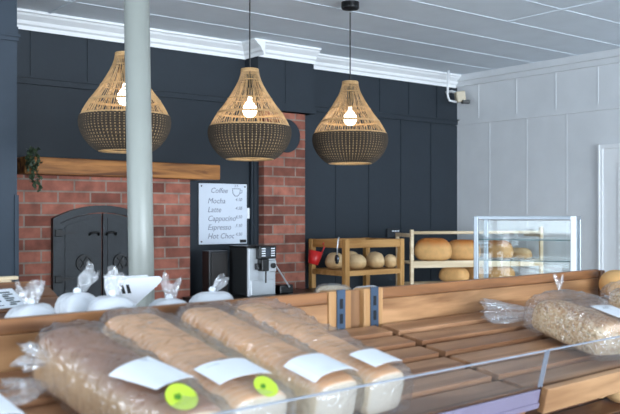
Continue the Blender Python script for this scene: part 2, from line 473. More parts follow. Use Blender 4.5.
# mantel beam
mx0, mx1 = onY(25, 165, 5.0).x, onY(220.5, 165, 5.0).x
b = new_bm(); box(b, mx0, mx1, 5.0, WY-0.002, mz0, mz1, bev=0.008)
for v in b.verts:
    v.co += Vector((0, mnoise.noise(v.co*9)*0.006, mnoise.noise(v.co*7+Vector((3,0,0)))*0.006))
box(b, mx0+0.01, mx1-0.01, 4.9985, 5.01, mz1-0.043, mz1-0.040)
o = obj('mantel_beam', b, M_mantel); tag(o, 'rustic oak mantel beam above the red brick fireplace', 'mantel')

# trailing ivy on the mantel end
base = Vector((mx0+0.03, 4.985, mz1))
T = thing('trailing_ivy', 'small trailing green ivy hanging over the left end of the oak mantel', 'plant', base)
bs, bl = new_bm(), new_bm()
for k in range(7):
    a = R.uniform(-0.04, 0.05); p = Vector((a*0.5, R.uniform(-0.01, 0.02), 0.012)); pts = [p.copy()]
    n = R.randint(7, 13)
    for i in range(n):
        d = Vector((R.uniform(-0.012, 0.012), -0.014 if i < 2 else R.uniform(-0.004, 0.002), 0.012 if i < 2 else -0.021))
        p = p + d; pts.append(p.copy())
        for q in range(2):
            s = R.uniform(0.010, 0.017); e = Matrix.Translation(p + Vector((R.uniform(-0.012, 0.012), R.uniform(-0.02, 0), R.uniform(-0.01, 0.012)))) @ Matrix.Rotation(R.uniform(0, 6), 4, 'Z') @ Matrix.Rotation(R.uniform(0.5, 1.6), 4, 'X')
            pl = [(0, -s), (s*0.8, -s*0.3), (s*0.45, s*0.3), (0, s*1.2), (-s*0.45, s*0.3), (-s*0.8, -s*0.3)]
            vs = [bl.verts.new(e @ Vector((u, w, 0.002*math.sin(u*200)))) for u, w in pl]
            bl.faces.new(vs)
    tube(bs, pts, 0.0014, 4)
obj('stems', bs, M_leaf, T); obj('leaves', bl, M_leaf, T)

# ------------------------------------------------------------------ arched iron oven doors
dx0, dx1 = onY(51, 250, FYF).x, onY(147, 250, FYF).x
dw = dx1 - dx0; dc = (dx0+dx1)/2
zs = onY(51.5, 218.5, FYF).z; za = onY(101, 205.5, FYF).z; zb = zs - 0.66
def arch(off, zbot, n=14, xa=None, xb=None):
    """outline of a segmental arch inset by off; optional clip to xa..xb"""
    w = (dx1-dx0)/2; h = za-zs; r0 = (w*w+h*h)/(2*h); cz = za-r0; rr = r0-off
    xa = dx0+off if xa is None else xa; xb = dx1-off if xb is None else xb
    return [(xa, zbot)] + [(xa+(xb-xa)*i/n, cz + math.sqrt(max(0, rr*rr-(xa+(xb-xa)*i/n-dc)**2))) for i in range(n+1)] + [(xb, zbot)]
T = thing('oven_door_set', 'black cast iron arched double oven doors set in the red brick fireplace', 'oven doors', (dc, FYF, zb))
def loc(pts): return [(x-dc, z-zb) for x, z in pts]
b = new_bm()
outer = loc(arch(0, zb)); t = 0.045
inner = loc(arch(t, zb))
b2 = bmesh.new()
n = len(outer)
vo = [[b2.verts.new((p[0], y, p[1])) for p in outer] for y in (-0.035, 0.0)]
vi = [[b2.verts.new((p[0], y, p[1])) for p in inner] for y in (-0.035, 0.0)]
for i in range(n-1):
    b2.faces.new((vo[0][i], vo[0][i+1], vi[0][i+1], vi[0][i])); b2.faces.new((vo[0][i], vo[1][i], vo[1][i+1], vo[0][i+1])); b2.faces.new((vi[0][i], vi[0][i+1], vi[1][i+1], vi[1][i]))
for i in (0, n-1): b2.faces.new((vo[0][i], vi[0][i], vi[1][i], vo[1][i]))
merge(b, b2)
obj('door_frame', b, M_iron, T)
for s in (-1, 1):
    xa, xb = (dx0+t+0.004, dc-0.006) if s < 0 else (dc+0.006, dx1-t-0.004)
    b = new_bm(); prism(b, loc(arch(t+0.005, zb, 12, xa, xb)), -0.022, -0.001)
    g = 0.030
    prism(b, loc(arch(t+g+0.005, zb+0.03, 12, xa+g, xb-g)), -0.027, -0.022)
    D = obj('door_leaf', b, M_iron, T)
    hx = (dx0+0.01-dc) if s < 0 else (dx1-0.01-dc)
    for zz in (onY(58, 233, FYF).z-zb, onY(58, 279, FYF).z-zb):
        b = new_bm(); box(b, min(hx, hx-s*0.045), max(hx, hx-s*0.045), -0.045, -0.02, zz-0.022, zz+0.022, bev=0.004)
        pts = [(hx-s*0.04, zz-0.012), (hx-s*0.04, zz+0.012), (hx-s*0.13, zz+0.004), (hx-s*0.145, zz), (hx-s*0.13, zz-0.004)]
        prism(b, pts, -0.036, -0.026)
        obj('strap_hinge', b, M_iron2, D)
    b = new_bm(); zz = onY(92, 234, FYF).z-zb; x = s*0.058
    tube(b, [(x-0.032, -0.024, zz-0.006), (x-0.026, -0.045, zz+0.006), (x, -0.052, zz+0.012), (x+0.026, -0.045, zz+0.006), (x+0.032, -0.024, zz-0.006)], 0.007, 8)
    obj('handle', b, M_iron2, D, True)
    b = new_bm(); x = s*0.125; zz = onY(82, 263, FYF).z-zb
    Mv = Matrix.Translation((x, -0.026, zz)) @ Matrix.Rotation(rad(90), 4, 'X')
    lathe(b, [(0.042, 0), (0.042, 0.012), (0.054, 0.012), (0.054, 0)], 24, Mv)
    lathe(b, [(0.012, 0.0), (0.012, 0.018), (0.0, 0.018)], 12, Mv)
    for k in range(6):
        box(b, 0.008, 0.046, -0.008, 0.008, 0.001, 0.009, Mv @ Matrix.Rotation(k*PI/3, 4, 'Z'))
    obj('vent_wheel', b, M_iron2, D)

# round flue plate on the brick pillar
c = onY(286, 136, 5.216)
b = new_bm(); lathe(b, [(0.0, 0.022), (0.10, 0.022), (0.122, 0.018), (0.126, 0.010), (0.126, 0)], 40, Matrix.Translation(c) @ Matrix.Rotation(rad(90), 4, 'X'), False, True)
o = obj('flue_cover', b, M_dark, smooth=False); tag(o, 'round dark flue cover on top of the brick pillar behind the middle lamp', 'flue cover')

# ------------------------------------------------------------------ whiteboard
wy = WY-0.016
a0, a1 = onY(199, 183, wy), onY(247, 243.5, wy)
T = thing('menu_whiteboard', 'white menu board with faint handwritten coffee list on the dark wall by the brick pillar', 'whiteboard', (a0.x, wy, a1.z))
W, H = a1.x-a0.x, a0.z-a1.z
b = new_bm(); box(b, 0, W, 0, 0.014, 0, H, bev=0.003); obj('board', b, M_board, T)
def put_text(s, x, z, size, parent, nm='writing', shear=0.25, M=M_ink):
    bm = text_bm(s, size, 0.0004, 'LEFT', shear)
    bmesh.ops.transform(bm, matrix=Matrix.Translation((x, -0.0012, z)) @ Matrix.Rotation(rad(90), 4, 'X'), verts=bm.verts)
    return obj(nm, bm, M, parent)
put_text('Coffee', 0.095, H*0.845, 0.054, T)
for i, (s, p) in enumerate((('Mocha', '4.50'), ('Latte', '4.50'), ('Cappucino', '4.50'), ('Espresso', '3.50'), ('Hot Choc', '4.50'))):
    z = H*(0.70-0.145*i)
    put_text(s, 0.07, z-0.012, 0.056, T); put_text(p, W-0.105, z+0.006, 0.034, T)
b = new_bm()
Mc = Matrix.Translation((W*0.77, -0.001, H*0.875))
tube(b, [(-0.036, 0, 0.02), (0.036, 0, 0.02), (0.03, 0, -0.015), (0.012, 0, -0.034), (-0.012, 0, -0.034), (-0.03, 0, -0.015)], 0.0028, 5, True)
tube(b, [(0.034, 0, 0.012), (0.05, 0, 0.008), (0.05, 0, -0.008), (0.03, 0, -0.014)], 0.0024, 5)
for x in (-0.014, 0.006): tube(b, [(x, 0, 0.03), (x+0.008, 0, 0.04), (x, 0, 0.05)], 0.002, 5)
bmesh.ops.transform(b, matrix=Mc, verts=b.verts); obj('cup_drawing', b, M_ink, T)
b = new_bm()
for x, z in ((0.02, 0.02), (0.02, H-0.02), (W-0.02, H-0.02)):
    b = new_bm(); lathe(b, [(0.006, 0), (0.006, 0.003), (0, 0.004)], 10, Matrix.Translation((x, -0.0005, z)) @ Matrix.Rotation(rad(90), 4, 'X')); obj('fixing_screw', b, M_iron2, T)

b = new_bm(); box(b, W-0.001, W+0.022, -0.004, 0.012, H*0.42, H*0.60, bev=0.003); obj('pen_clip', b, M_whitepl, T)
b = new_bm(); box(b, W-0.065, W-0.012, -0.010, 0.0, 0.008, 0.03, bev=0.003); obj('magnet', b, M_iron2, T)

# ------------------------------------------------------------------ white post in front of the fireplace
pf = 3.3
p0, p1 = at(136.6, 0, pf), at(141.6, 285, pf)
d = (p0-p1); tdir = d / d.z
pr = 12.6/F*pf
b = new_bm()
pts = [p1 + tdir*(z-p1.z) for z in (0.0, CEIL-0.001)]
tube(b, pts, pr, 40)
for f in b.faces: f.smooth = True
o = struct('column', b, M_post, 'round off white steel post in front of the fireplace')

# ------------------------------------------------------------------ rattan pendant lamps
LAMP_H, LAMP_R = 0.500, 0.2270
PROF = [(0.047, 0.500), (0.052, 0.47), (0.065, 0.43), (0.090, 0.385), (0.121, 0.335), (0.153, 0.290), (0.181, 0.255), (0.200, 0.225), (0.216, 0.195), (0.2225, 0.178)]
LOW = [(0.2225, 0.178), (0.227, 0.150), (0.2255, 0.125), (0.217, 0.095), (0.200, 0.062), (0.174, 0.030), (0.150, 0.010), (0.132, 0.0)]
def interp(prof, s):
    n = len(prof)-1; i = min(int(s*n), n-1); f = s*n-i
    return (prof[i][0]*(1-f)+prof[i+1][0]*f, prof[i][1]*(1-f)+prof[i+1][1]*f)
def ring(bm, r, z, rr, segs=72):
    tube(bm, [(r*math.cos(2*PI*k/segs), r*math.sin(2*PI*k/segs), z) for k in range(segs)], rr, 5, True)
def rad_at(z):
    for (r0, z0), (r1, z1) in zip(PROF, PROF[1:]):
        if z <= z0 and z >= z1: return r0 + (r1-r0)*(z0-z)/(z0-z1)
    return PROF[-1][0]
def make_lamp(label):
    T = thing('pendant_lamp', label, 'pendant lamp', (0,0,0), group='rattan pendant lamps')
    b = new_bm()
    n = 80
    for k in range(n):
        a = 2*PI*k/n + R.uniform(-0.012, 0.012); tw = R.uniform(-0.035, 0.035)
        z_top = 0.5 if k % 2 == 0 else R.choice((0.43, 0.385))
        pts = []
        for i in range(12):
            z = z_top + (0.176-z_top)*i/11
            r = rad_at(z) + 0.001*math.sin(k*7)
            aa = a + tw*i/11
            pts.append((r*math.cos(aa), r*math.sin(aa), z))
        tube(b, pts, 0.0018, 4)
    for k in range(30):                      # leaning canes that cross the uprights
        a = 2*PI*k/30; tw = 0.30 if k % 2 else -0.30
        pts = []
        for i in range(8):
            z = 0.345 + (0.225-0.345)*i/7; r = rad_at(z)-0.004
            pts.append((r*math.cos(a+tw*i/7), r*math.sin(a+tw*i/7), z))
        tube(b, pts, 0.0018, 4)
    obj('rattan_cage', b, M_rattan, T)
    b = new_bm()
    for r, z, rr in ((0.046, 0.499, 0.006), (0.047, 0.488, 0.005), (0.0605, 0.44, 0.003), (0.124, 0.335, 0.003), (0.1795, 0.258, 0.0035), (0.181, 0.252, 0.003), (0.221, 0.182, 0.0045)): ring(b, r, z, rr)
    obj('cage_ring', b, M_rattan, T)
    b = new_bm()
    ns = 64
    for k in range(ns):
        a = 2*PI*k/ns
        pts = []
        for i in range(14):
            r, z = interp(LOW, i/13); pts.append((r*math.cos(a), r*math.sin(a), z))
        tube(b, pts, 0.0034, 4)
    obj('woven_stakes', b, M_weave2, T)
    b = new_bm()
    rows = 30
    for j in range(rows):
        r, z = interp(LOW, (j+0.5)/rows); m = ns*2
        off = 1 if j % 2 else 0
        pts = []
        for k in range(m):
            a = 2*PI*k/m
            dr = 0.0052*math.cos(ns*a/1.0 + PI*j)
            pts.append(((r+dr)*math.cos(a), (r+dr)*math.sin(a), z))
        tube(b, pts, 0.0040, 5, True)
    obj('woven_band', b, M_weave, T)
    b = new_bm(); ring(b, 0.131, 0.0, 0.006); ring(b, 0.126, 0.004, 0.005); obj('rim_ring', b, M_rattan, T)
    b = new_bm(); lathe(b, [(0, 0.47), (0.018, 0.47), (0.018, 0.40), (0.021, 0.398), (0.021, 0.35), (0.014, 0.345), (0, 0.345)], 16)
    S = obj('lamp_holder', b, M_black, T, True)
    b = new_bm(); lathe(b, [(0.012, 0.347), (0.013, 0.324), (0.026, 0.308), (0.037, 0.290), (0.040, 0.271), (0.036, 0.252), (0.022, 0.237), (0.0, 0.232)], 20)
    obj('bulb', b, emit('bulb_glow', (1.0, 0.92, 0.80), 9.0), T, True)
    b = new_bm(); tube(b, [(0, 0, 0.465), (0, 0, 0.93)], 0.0042, 6); obj('cord', b, M_black, T)
    return T
lamp_px = ((125.0, 0.318, 4.26), (249.8, 0.304, 4.65), (350.2, 0.309, 5.12))
LS = 0.962
lamp_lab = ('rattan pendant lamp on the left, partly behind the white post', 'middle rattan pendant lamp, in front of the brick pillar',
            'rattan pendant lamp on the right, in front of the plain dark wall')
L0 = None
for (px, dz_, fw), lb in zip(lamp_px, lamp_lab):
    q = at(px, HY, fw); zb_ = CAMZ + dz_
    Mx = Matrix.Translation((q.x, q.y, zb_)) @ Matrix.Rotation(fw*2.1, 4, 'Z') @ Matrix.Scale(LS, 4)
    if L0 is None:
        L0 = make_lamp(lb); L0.location = Mx.to_translation(); L0.rotation_euler = Mx.to_euler(); L0.scale = Mx.to_scale(); T = L0
    else: T = dup(L0, Mx, lb)
    cz = (CEIL - zb_)/LS
    bb = new_bm(); lathe(bb, [(0.0045, cz-0.042), (0.05, cz-0.034), (0.055, cz-0.028), (0.055, cz-0.0005)], 24, None, True, True)
    obj('ceiling_rose', bb, M_black, T)
    li = bpy.data.lights.new('lamp_glow', 'POINT'); li.energy = 0.7; li.color = (1.0, 0.84, 0.62); li.shadow_soft_size = 0.03
    lo = bpy.data.objects.new('lamp_glow', li); COL.objects.link(lo); lo.location = (0, 0, 0.205); lo.parent = T

# ------------------------------------------------------------------ back counter, coffee machine and neighbours
b = new_bm(); box(b, 2.95, 4.06, 4.58, 5.05, 0, 0.86, bev=0.004); box(b, 2.93, 4.08, 4.55, 5.06, 0.86, 0.90, bev=0.004)
o = obj('back_counter', b, M_black); tag(o, 'low black back counter carrying the coffee machine', 'counter')

cmY = 4.80
xa, xb = onY(247.5, 270, cmY).x, onY(275, 270, cmY).x
zt = onY(255, 246, cmY).z
T = thing('coffee_machine', 'black and silver automatic coffee machine in front of the brick pillar', 'coffee machine', (xa, cmY, 0.90))
w = xb-xa; h = zt-0.90; dp = 0.225
b = new_bm(); box(b, 0, w, 0.012, dp, 0, h-0.012, bev=0.006); obj('body', b, plain('machine_grey', (34, 36, 38), 0.6, var=0.06), T)
b = new_bm(); box(b, -0.004, w*0.96, 0.0, dp, h-0.014, h, bev=0.004); obj('top_cover', b, M_black, T)
b = new_bm(); box(b, 0.006, w, -0.006, 0.014, 0.0, h-0.016, bev=0.004); obj('front_panel', b, M_steel, T)
b = new_bm(); box(b, 0.004, w*0.04+0.004, -0.008, 0.012, 0.0, h-0.014, bev=0.003); obj('corner_strip', b, M_whitepl, T)
b = new_bm(); box(b, w*0.28, w*0.90, -0.05, -0.004, h-0.088, h+0.002, bev=0.006); CP = obj('control_panel', b, M_black, T)
for cx_ in (w*0.42, w*0.76):
    for k in range(4):
        b = new_bm(); box(b, cx_-0.015, cx_+0.015, -0.053, -0.0495, h-0.022-0.016*k, h-0.014-0.016*k); obj('button', b, M_whitepl, CP)
b = new_bm(); box(b, w*0.50, w*0.66, -0.052, -0.0495, h-0.07, h-0.016); obj('display', b, plain('dim_display', (52, 60, 70), 0.2), CP)
b = new_bm(); box(b, w*0.34, w*0.60, -0.060, -0.004, h-0.17, h-0.088, bev=0.006)
box(b, w*0.24, w*0.34, -0.035, -0.004, h-0.16, h-0.118, bev=0.004); tube(b, [(w*0.52, -0.045, h-0.15), (w*0.52, -0.045, h-0.25)], 0.006, 8)
obj('coffee_spout', b, M_black, T)
b = new_bm(); box(b, w*0.64, w*0.96, -0.030, -0.004, h-0.18, h-0.10, bev=0.006); DP = obj('dial_plate', b, M_steel, T)
b = new_bm(); lathe(b, [(0.018, 0), (0.018, 0.014), (0, 0.016)], 20, Matrix.Translation((w*0.82, -0.030, h-0.135)) @ Matrix.Rotation(rad(90), 4, 'X')); obj('dial', b, M_black, DP)
b = new_bm(); box(b, 0.02, w-0.01, -0.012, -0.004, 0.006, h*0.32, bev=0.004); obj('drip_tray', b, M_steel, T)

xa2, xb2 = onY(209, 270, 4.96).x, onY(228, 270, 4.96).x
zt2 = onY(218, 251, 4.96).z
T = thing('milk_cooler', 'dark box shaped milk cooler with brown glass front left of the coffee machine', 'cooler', (xa2, 4.96, 0.90))
b = new_bm(); box(b, 0, xb2-xa2, 0, 0.09, 0, zt2-0.90, bev=0.004); obj('body', b, M_black, T)
b = new_bm(); box(b, 0.018, xb2-xa2-0.012, -0.006, 0.001, 0.01, zt2-0.915, bev=0.002); obj('front_panel', b, plain('brown_glass', (22, 16, 14), 0.4, var=0.2), T)

q0, q1 = onY(277.5, 285, 4.84), onY(291, 292, 4.84)
T = thing('knock_box', 'small black knock box with a leaning steel rod right of the coffee machine', 'knock box', ((q0.x+q1.x)/2, 4.86, 0.90))
hw = (q1.x-q0.x)/2; hh = q0.z-0.90
b = new_bm(); box(b, -hw, hw, -0.05, 0.05, 0, hh, bev=0.008); obj('body', b, M_black, T)
ra, rb = onY(275.5, 265, 4.80)-T.location, onY(289.5, 287, 4.80)-T.location
b = new_bm(); tube(b, [ra, rb], 0.006, 8); obj('rod', b, M_steel, T)

# ------------------------------------------------------------------ pine bread stand against the dark wall
sx0, sx1, sy0, sy1 = 4.165, 4.775, 4.815, 5.255
tz = 1.265
T = thing('pine_stand', 'low pine bread stand with rolls on its shelf against the dark wall', 'bread stand', (0,0,0))
pw = 0.042
for x in (sx0, sx1-pw):
    for y in (sy0, sy1-pw):
        b = new_bm(); box(b, x, x+pw, y, y+pw, 0, tz+(0.006 if (x == sx0 and y == sy0) else 0.0), bev=0.003); obj('leg', b, M_pinez, T)
for y in (sy0+0.006, sy1-pw+0.006):
    b = new_bm(); box(b, sx0+pw, sx1-pw, y, y+0.024, tz-0.062, tz-0.002, bev=0.002); obj('top_rail', b, M_pine, T)
for x in (sx0+0.006, sx1-pw+0.006):
    b = new_bm(); box(b, x, x+0.024, sy0+pw, sy1-pw, tz-0.062, tz-0.002, bev=0.002); obj('top_rail', b, wood('pine_y', (160,112,58), (198,150,92), 'Y', 0.5, 0.06), T)
sz = onY(380, 269.5, sy0).z
for z1_ in (sz, 0.55):
    b = new_bm()
    box(b, sx0+pw, sx1-pw, sy0+0.003, sy0+0.03, z1_-0.038, z1_); box(b, sx0+pw, sx1-pw, sy1-0.03, sy1-0.003, z1_-0.038, z1_)
    box(b, sx0+0.003, sx0+0.03, sy0+pw, sy1-pw, z1_-0.038, z1_); box(b, sx1-0.03, sx1-0.003, sy0+pw, sy1-pw, z1_-0.038, z1_)
    for k in range(6): box(b, sx0+0.031, sx1-0.031, sy0+0.046+k*0.060, sy0+0.092+k*0.060, z1_-0.016, z1_-0.001)
    obj('shelf', b, M_pine, T)

# loaves -----------------------------------------------------------------------------------
def loft(bm, secs, cap=True):
    rings = [[bm.verts.new(p) for p in s] for s in secs]
    n = len(rings[0])
    for a, c in zip(rings, rings[1:]):
        for k in range(n): bm.faces.new((a[k], a[(k+1) % n], c[(k+1) % n], c[k]))
    if cap: bm.faces.new(list(reversed(rings[0]))); bm.faces.new(rings[-1])

def loaf_section(w, H, y, dome=0.35, n=32, k=1.0, off=0.0):
    """cross-section: flat base, near-vertical sides, domed top"""
    pts = []
    for i in range(n):
        a = 2*PI*i/n - PI/2
        c, s = math.cos(a), math.sin(a)
        ex = 0.42 if s < 0 else 0.42 + dome
        x = (abs(c)**ex)*math.copysign(1, c)*w/2
        z = H/2 + (abs(s)**(0.35 if s < 0 else 0.62))*math.copysign(1, s)*H/2
        pts.append((x*k + off, y, H*0.5 + (z-H*0.5)*k))
    return pts

def loaf_bm(w, H, Lg, dome=0.3, endr=0.018, wob=0.003, seed=0, flat_front=True, flat_back=True, rise=0.0):
    bm = bmesh.new()
    secs = []
    ny = 22
    ys = [0]
    for i in range(ny+1):
        y = Lg*i/ny
        e0 = min(1, y/endr); e1 = min(1, (Lg-y)/endr)
        f0 = 1 - (1-e0)**2; f1 = 1-(1-e1)**2
        k = 0.90 + 0.10*min(f0, f1) if (flat_front and flat_back) else 0.55 + 0.45*math.sqrt(max(0, min(f0, f1)))
        secs.append(loaf_section(w, H, y, dome, 36, k))
    # a couple of tight end rings
    secs.insert(1, loaf_section(w, H, endr*0.25, dome, 36, 0.955 if flat_front else 0.74)); secs.insert(len(secs)-1, loaf_section(w, H, Lg-endr*0.25, dome, 36, 0.955 if flat_back else 0.74))
    # inner cap rings for gently bulged ends
    secs.insert(0, [(p[0]*0.6, -0.002, H*0.5+(p[2]-H*0.5)*0.6) for p in secs[0]]); secs.append([(p[0]*0.6, Lg+0.002, H*0.5+(p[2]-H*0.5)*0.6) for p in secs[-1]])
    loft(bm, secs)
    for v in bm.verts: v.co.z *= 1 + rise*max(0, min(1, v.co.y/Lg))
    for v in bm.verts:
        q = v.co*11 + Vector((seed*3.1, seed*1.7, 0))
        d = wob*mnoise.noise(q) + wob*0.5*mnoise.noise(q*2.7)
        if v.co.z > H*0.12: v.co += Vector((v.co.x/w*2, 0, (v.co.z-H*0.4)/H*1.6))*d
    return bm

B_white = bread('sliced_loaf_crust', (220, 164, 114), (244, 222, 184), (234, 220, 198), 0.06, 0.09, 0.37)
B_brown = bread('brown_loaf_crust', (150, 104, 74), (204, 170, 132), (226, 206, 176), 0.065, 0.1, 0.37, slices=False)
B_tin = bread('tin_loaf_crust', (190, 118, 58), (224, 174, 114), None, 0.08, 0.17, 0.26, slices=False)
B_roll = bread('floury_roll_crust', (222, 190, 146), (206, 168, 120), None, 0.05, 0.07, 0.1, slices=False)
B_seed = bread('oat_seed_crust', (186, 128, 82), (224, 196, 158), None, 0.06, 0.1, 0.3, slices=False, speck=((216, 196, 160), (190, 144, 104), (232, 216, 188), (92, 66, 48)))

def bun_bm(w, Lg, H, seed=0, pw=0.8, pe=1.0):
    bm = bmesh.new(); secs = []
    for j in range(17):
        t_ = -PI/2 + PI*j/16
        k = max(0.03, math.cos(t_))**pw; z = math.sin(t_)
        z = H*0.38 + (z*H*0.62 if z > 0 else z*H*0.38)
        secs.append([(w/2*k*math.copysign(abs(math.cos(2*PI*i/28))**pe, math.cos(2*PI*i/28)), Lg/2*k*math.copysign(abs(math.sin(2*PI*i/28))**pe, math.sin(2*PI*i/28)), z) for i in range(28)])
    loft(bm, secs)
    for v in bm.verts:
        q = v.co*22 + Vector((seed*2.3, 0, seed)); d = 0.004*mnoise.noise(q)
        if v.co.z > H*0.1: v.co += v.co.normalized()*d
    return bm
def roll(name, label, c, yaw, w, H, Lg, mat, group, seed):
    o = obj(name, bun_bm(w*1.18, Lg*1.15, H*1.12, seed), mat, smooth=True)
    o.location = c; o.rotation_euler = (0, 0, yaw)
    return tag(o, label, 'bread', group)
g = 'floury rolls on the pine stand'
rolls = ((356.5, 4.95, 0.125, 0.105, 0.135, 'round floury roll right beside the front left leg of the pine stand', 0.4),
         (375, 4.95, 0.115, 0.115, 0.18, 'longest floury roll in the middle of the pine stand', 1.3-1.57),
         (390.5, 4.915, 0.082, 0.095, 0.10, 'floury roll at the right end of the pine stand', 0.5),
         (351, 5.14, 0.12, 0.115, 0.13, 'pale roll at the back of the pine stand behind its front left leg', 0.9),
         (335, 5.06, 0.12, 0.115, 0.14, 'pale roll on the pine stand behind the hanging steel scoop', 0.3))
for i, (px, Y, w_, h_, l_, lb, yw) in enumerate(rolls):
    q = onY(px, 270, Y); roll('bread_roll', lb, (q.x, q.y, sz), yw, w_, h_, l_, B_roll, g, i+1)

# red jug and steel scoop hanging from the stand's left rail
c = Vector((sx0-0.055, 5.06, tz))
c = onX(314.5, 257.5, sx0-0.066)
T = thing('red_jug', 'red plastic jug hanging on the left side of the pine stand', 'jug', c)
T.rotation_euler = (rad(0), rad(14), rad(-20))
b = new_bm(); lathe(b, [(0.0, -0.052), (0.036, -0.052), (0.040, -0.048), (0.056, 0.05), (0.053, 0.05), (0.037, -0.044), (0.0, -0.046)], 24); obj('body', b, M_red, T, True)
b = new_bm(); tube(b, [(0.042, 0, 0.03), (0.055, 0, 0.075), (0.058, 0, 0.11), (0.05, 0, 0.13), (0.04, 0, 0.11)], 0.006, 8); obj('handle', b, M_red, T, True)
c = onX(337, 256, sx0-0.03)
T = thing('steel_scoop', 'steel serving scoop hanging beside the front left leg of the pine stand', 'scoop', c)
b = new_bm(); tube(b, [(0, 0, -0.01), (0.004, 0, 0.07), (0.012, 0, 0.125), (0.02, 0, 0.14)], 0.005, 8); obj('handle', b, M_steel, T, True)
b = new_bm(); lathe(b, [(0, -0.062), (0.014, -0.055), (0.023, -0.03), (0.022, -0.008), (0.012, 0.008), (0, 0.010)], 20, Matrix.Scale(0.6, 4, (1, 0, 0))); obj('bowl', b, plain('dark_steel', (84, 88, 94), 0.25, metal=0.8), T, True)

# ------------------------------------------------------------------ tin-loaf rack in the corner
A = Vector((4.80, 4.77, 0)); Bq = Vector((5.86, 4.31, 0))
ang = math.atan2(Bq.y-A.y, Bq.x-A.x); LW = (Bq-A).length; DP2 = 0.34
T = thing('loaf_rack', 'pale wooden bread rack with tin loaves on dowel shelves in the room corner', 'bread rack', A)
T.rotation_euler = (0, 0, ang)
MR = Matrix.Translation(A) @ Matrix.Rotation(ang, 4, 'Z')
ps = 0.026; th = 1.335
for x in (0, LW-ps):
    for y in (0, DP2-ps):
        b = new_bm(); box(b, x, x+ps, y, y+ps, 0, th+(0.02 if x else 0)-(0.03 if y else 0), bev=0.002); obj('upright', b, M_pale, T)
    b = new_bm(); box(b, x+0.003, x+ps-0.003, ps, DP2-ps, th-0.06, th-0.03); obj('side_rail', b, M_pale, T); b = new_bm(); box(b, x+0.003, x+ps-0.003, ps, DP2-ps, 0.3, 0.33); obj('side_rail', b, M_pale, T)
b = new_bm(); tube(b, [(ps, 0.013, th-0.024), (LW-ps, 0.013, th-0.024)], 0.013, 10); obj('top_rod', b, M_pale, T, True)
rsz = [1.080, 0.905]
for z in rsz:
    b = new_bm(); box(b, ps, LW-ps, 0.0, 0.02, z-0.045, z+0.008, bev=0.002); obj('front_board', b, M_pale, T)
    for k in range(6):
        b = new_bm(); y = 0.05+k*0.05; tube(b, [(ps*0.5, y, z-0.009), (LW-ps*0.5, y, z-0.009)], 0.009, 8); obj('dowel', b, M_pale, T, True)

def tinloaf(label, px, fy, z, yaw, w=0.15, H=0.17, Lg=0.24, seed=1, mat=None, group='tin loaves on the corner rack'):
    bm = bun_bm(w*0.88, Lg*1.25, H, seed, 0.46, 0.60)
    o = obj('tin_loaf', bm, mat or B_tin, smooth=True)
    # position along the rack so that it sits at column px
    best = min((abs(((MR @ Vector((s*0.005, fy, 0))).x*RX + (MR @ Vector((s*0.005, fy, 0))).y*RY) / ((MR @ Vector((s*0.005, fy, 0))).x*FX + (MR @ Vector((s*0.005, fy, 0))).y*FY)*F + CX - px), s) for s in range(0, 230))
    p = MR @ Vector((best[1]*0.005, fy, 0))
    o.location = (p.x, p.y, z); o.rotation_euler = (0, 0, ang+yaw)
    return tag(o, label, 'bread', group)
tinloaf('large golden tin loaf at the left end of the corner rack, top shelf', 433, 0.16, rsz[0], 0.95, 0.155, 0.185, 0.24, 1)
tinloaf('golden tin loaf second from the left on the corner rack, left of the glass cabinet', 463.5, 0.17, rsz[0], 0.8, 0.16, 0.17, 0.23, 2)
tinloaf('golden tin loaf on the top shelf seen through the left of the glass cabinet', 497, 0.17, rsz[0], 0.35, 0.16, 0.165, 0.24, 3)
tinloaf('small pale loaf on the top shelf seen through the middle of the glass cabinet', 519, 0.16, rsz[0], 0.5, 0.10, 0.10, 0.18, 4, B_roll)
tinloaf('golden loaf on the lower rack shelf under the gap between two tin loaves', 454, 0.15, rsz[1], 0.6, 0.155, 0.125, 0.20, 5)
tinloaf('golden loaf on the lower rack shelf just left of the glass cabinet post', 473, 0.20, rsz[1], 0.3, 0.13, 0.125, 0.20, 6)
tinloaf('golden loaf on the lower rack shelf seen through the glass cabinet', 500, 0.15, rsz[1], 0.6, 0.155, 0.125, 0.20, 7)

# small dark box with a white strip on the back wall, above the stand
c = onY(393, 233, WY-0.02)
T = thing('wall_socket', 'small black wall socket with white marks above the pine stand', 'socket', (c.x, WY-0.001, c.z))
b = new_bm(); box(b, -0.07, 0.07, -0.026, 0, -0.035, 0.04, bev=0.004); obj('plate', b, plain('charcoal_plastic', (34, 40, 46), 0.6), T)
b = new_bm()
for k in range(3): box(b, -0.018+k*0.03, 0.004+k*0.03, -0.029, -0.025, 0.012, 0.022)
obj('white_mark', b, M_whitepl, T)

# ------------------------------------------------------------------ glass display cabinet on a side table
fl = cw(0.951, 5.008); cang = -TH - rad(22); MC = Matrix.Translation((fl.x, fl.y, 0.85)) @ Matrix.Rotation(cang, 4, 'Z')
CWd, CDp, CH = 0.572, 0.34, 0.594
T = thing('glass_cabinet', 'glass display cabinet with silver frame and two glass shelves before the corner rack', 'display cabinet', M=MC)
p = 0.026
for x, y, m in ((0, 0, M_alu), (CWd-p*1.15, 0, M_whitepl), (0, CDp-p, M_alu), (CWd-p, CDp-p, M_alu)):
    b = new_bm(); box(b, x, x+p*(1.15 if m is M_whitepl else 1.0), y, y+p, 0, CH, bev=0.003); obj('corner_post', b, m, T)
for z in (0.0, CH-0.020):
    for y in (0, CDp-p):
        b = new_bm(); box(b, p, CWd-p*1.15, y, y+p, z, z+0.020, bev=0.002); obj('frame_rail', b, M_alu, T)
    for x in (0, CWd-p):
        b = new_bm(); box(b, x, x+p, p, CDp-p, z, z+0.020, bev=0.002); obj('frame_rail', b, M_alu, T)
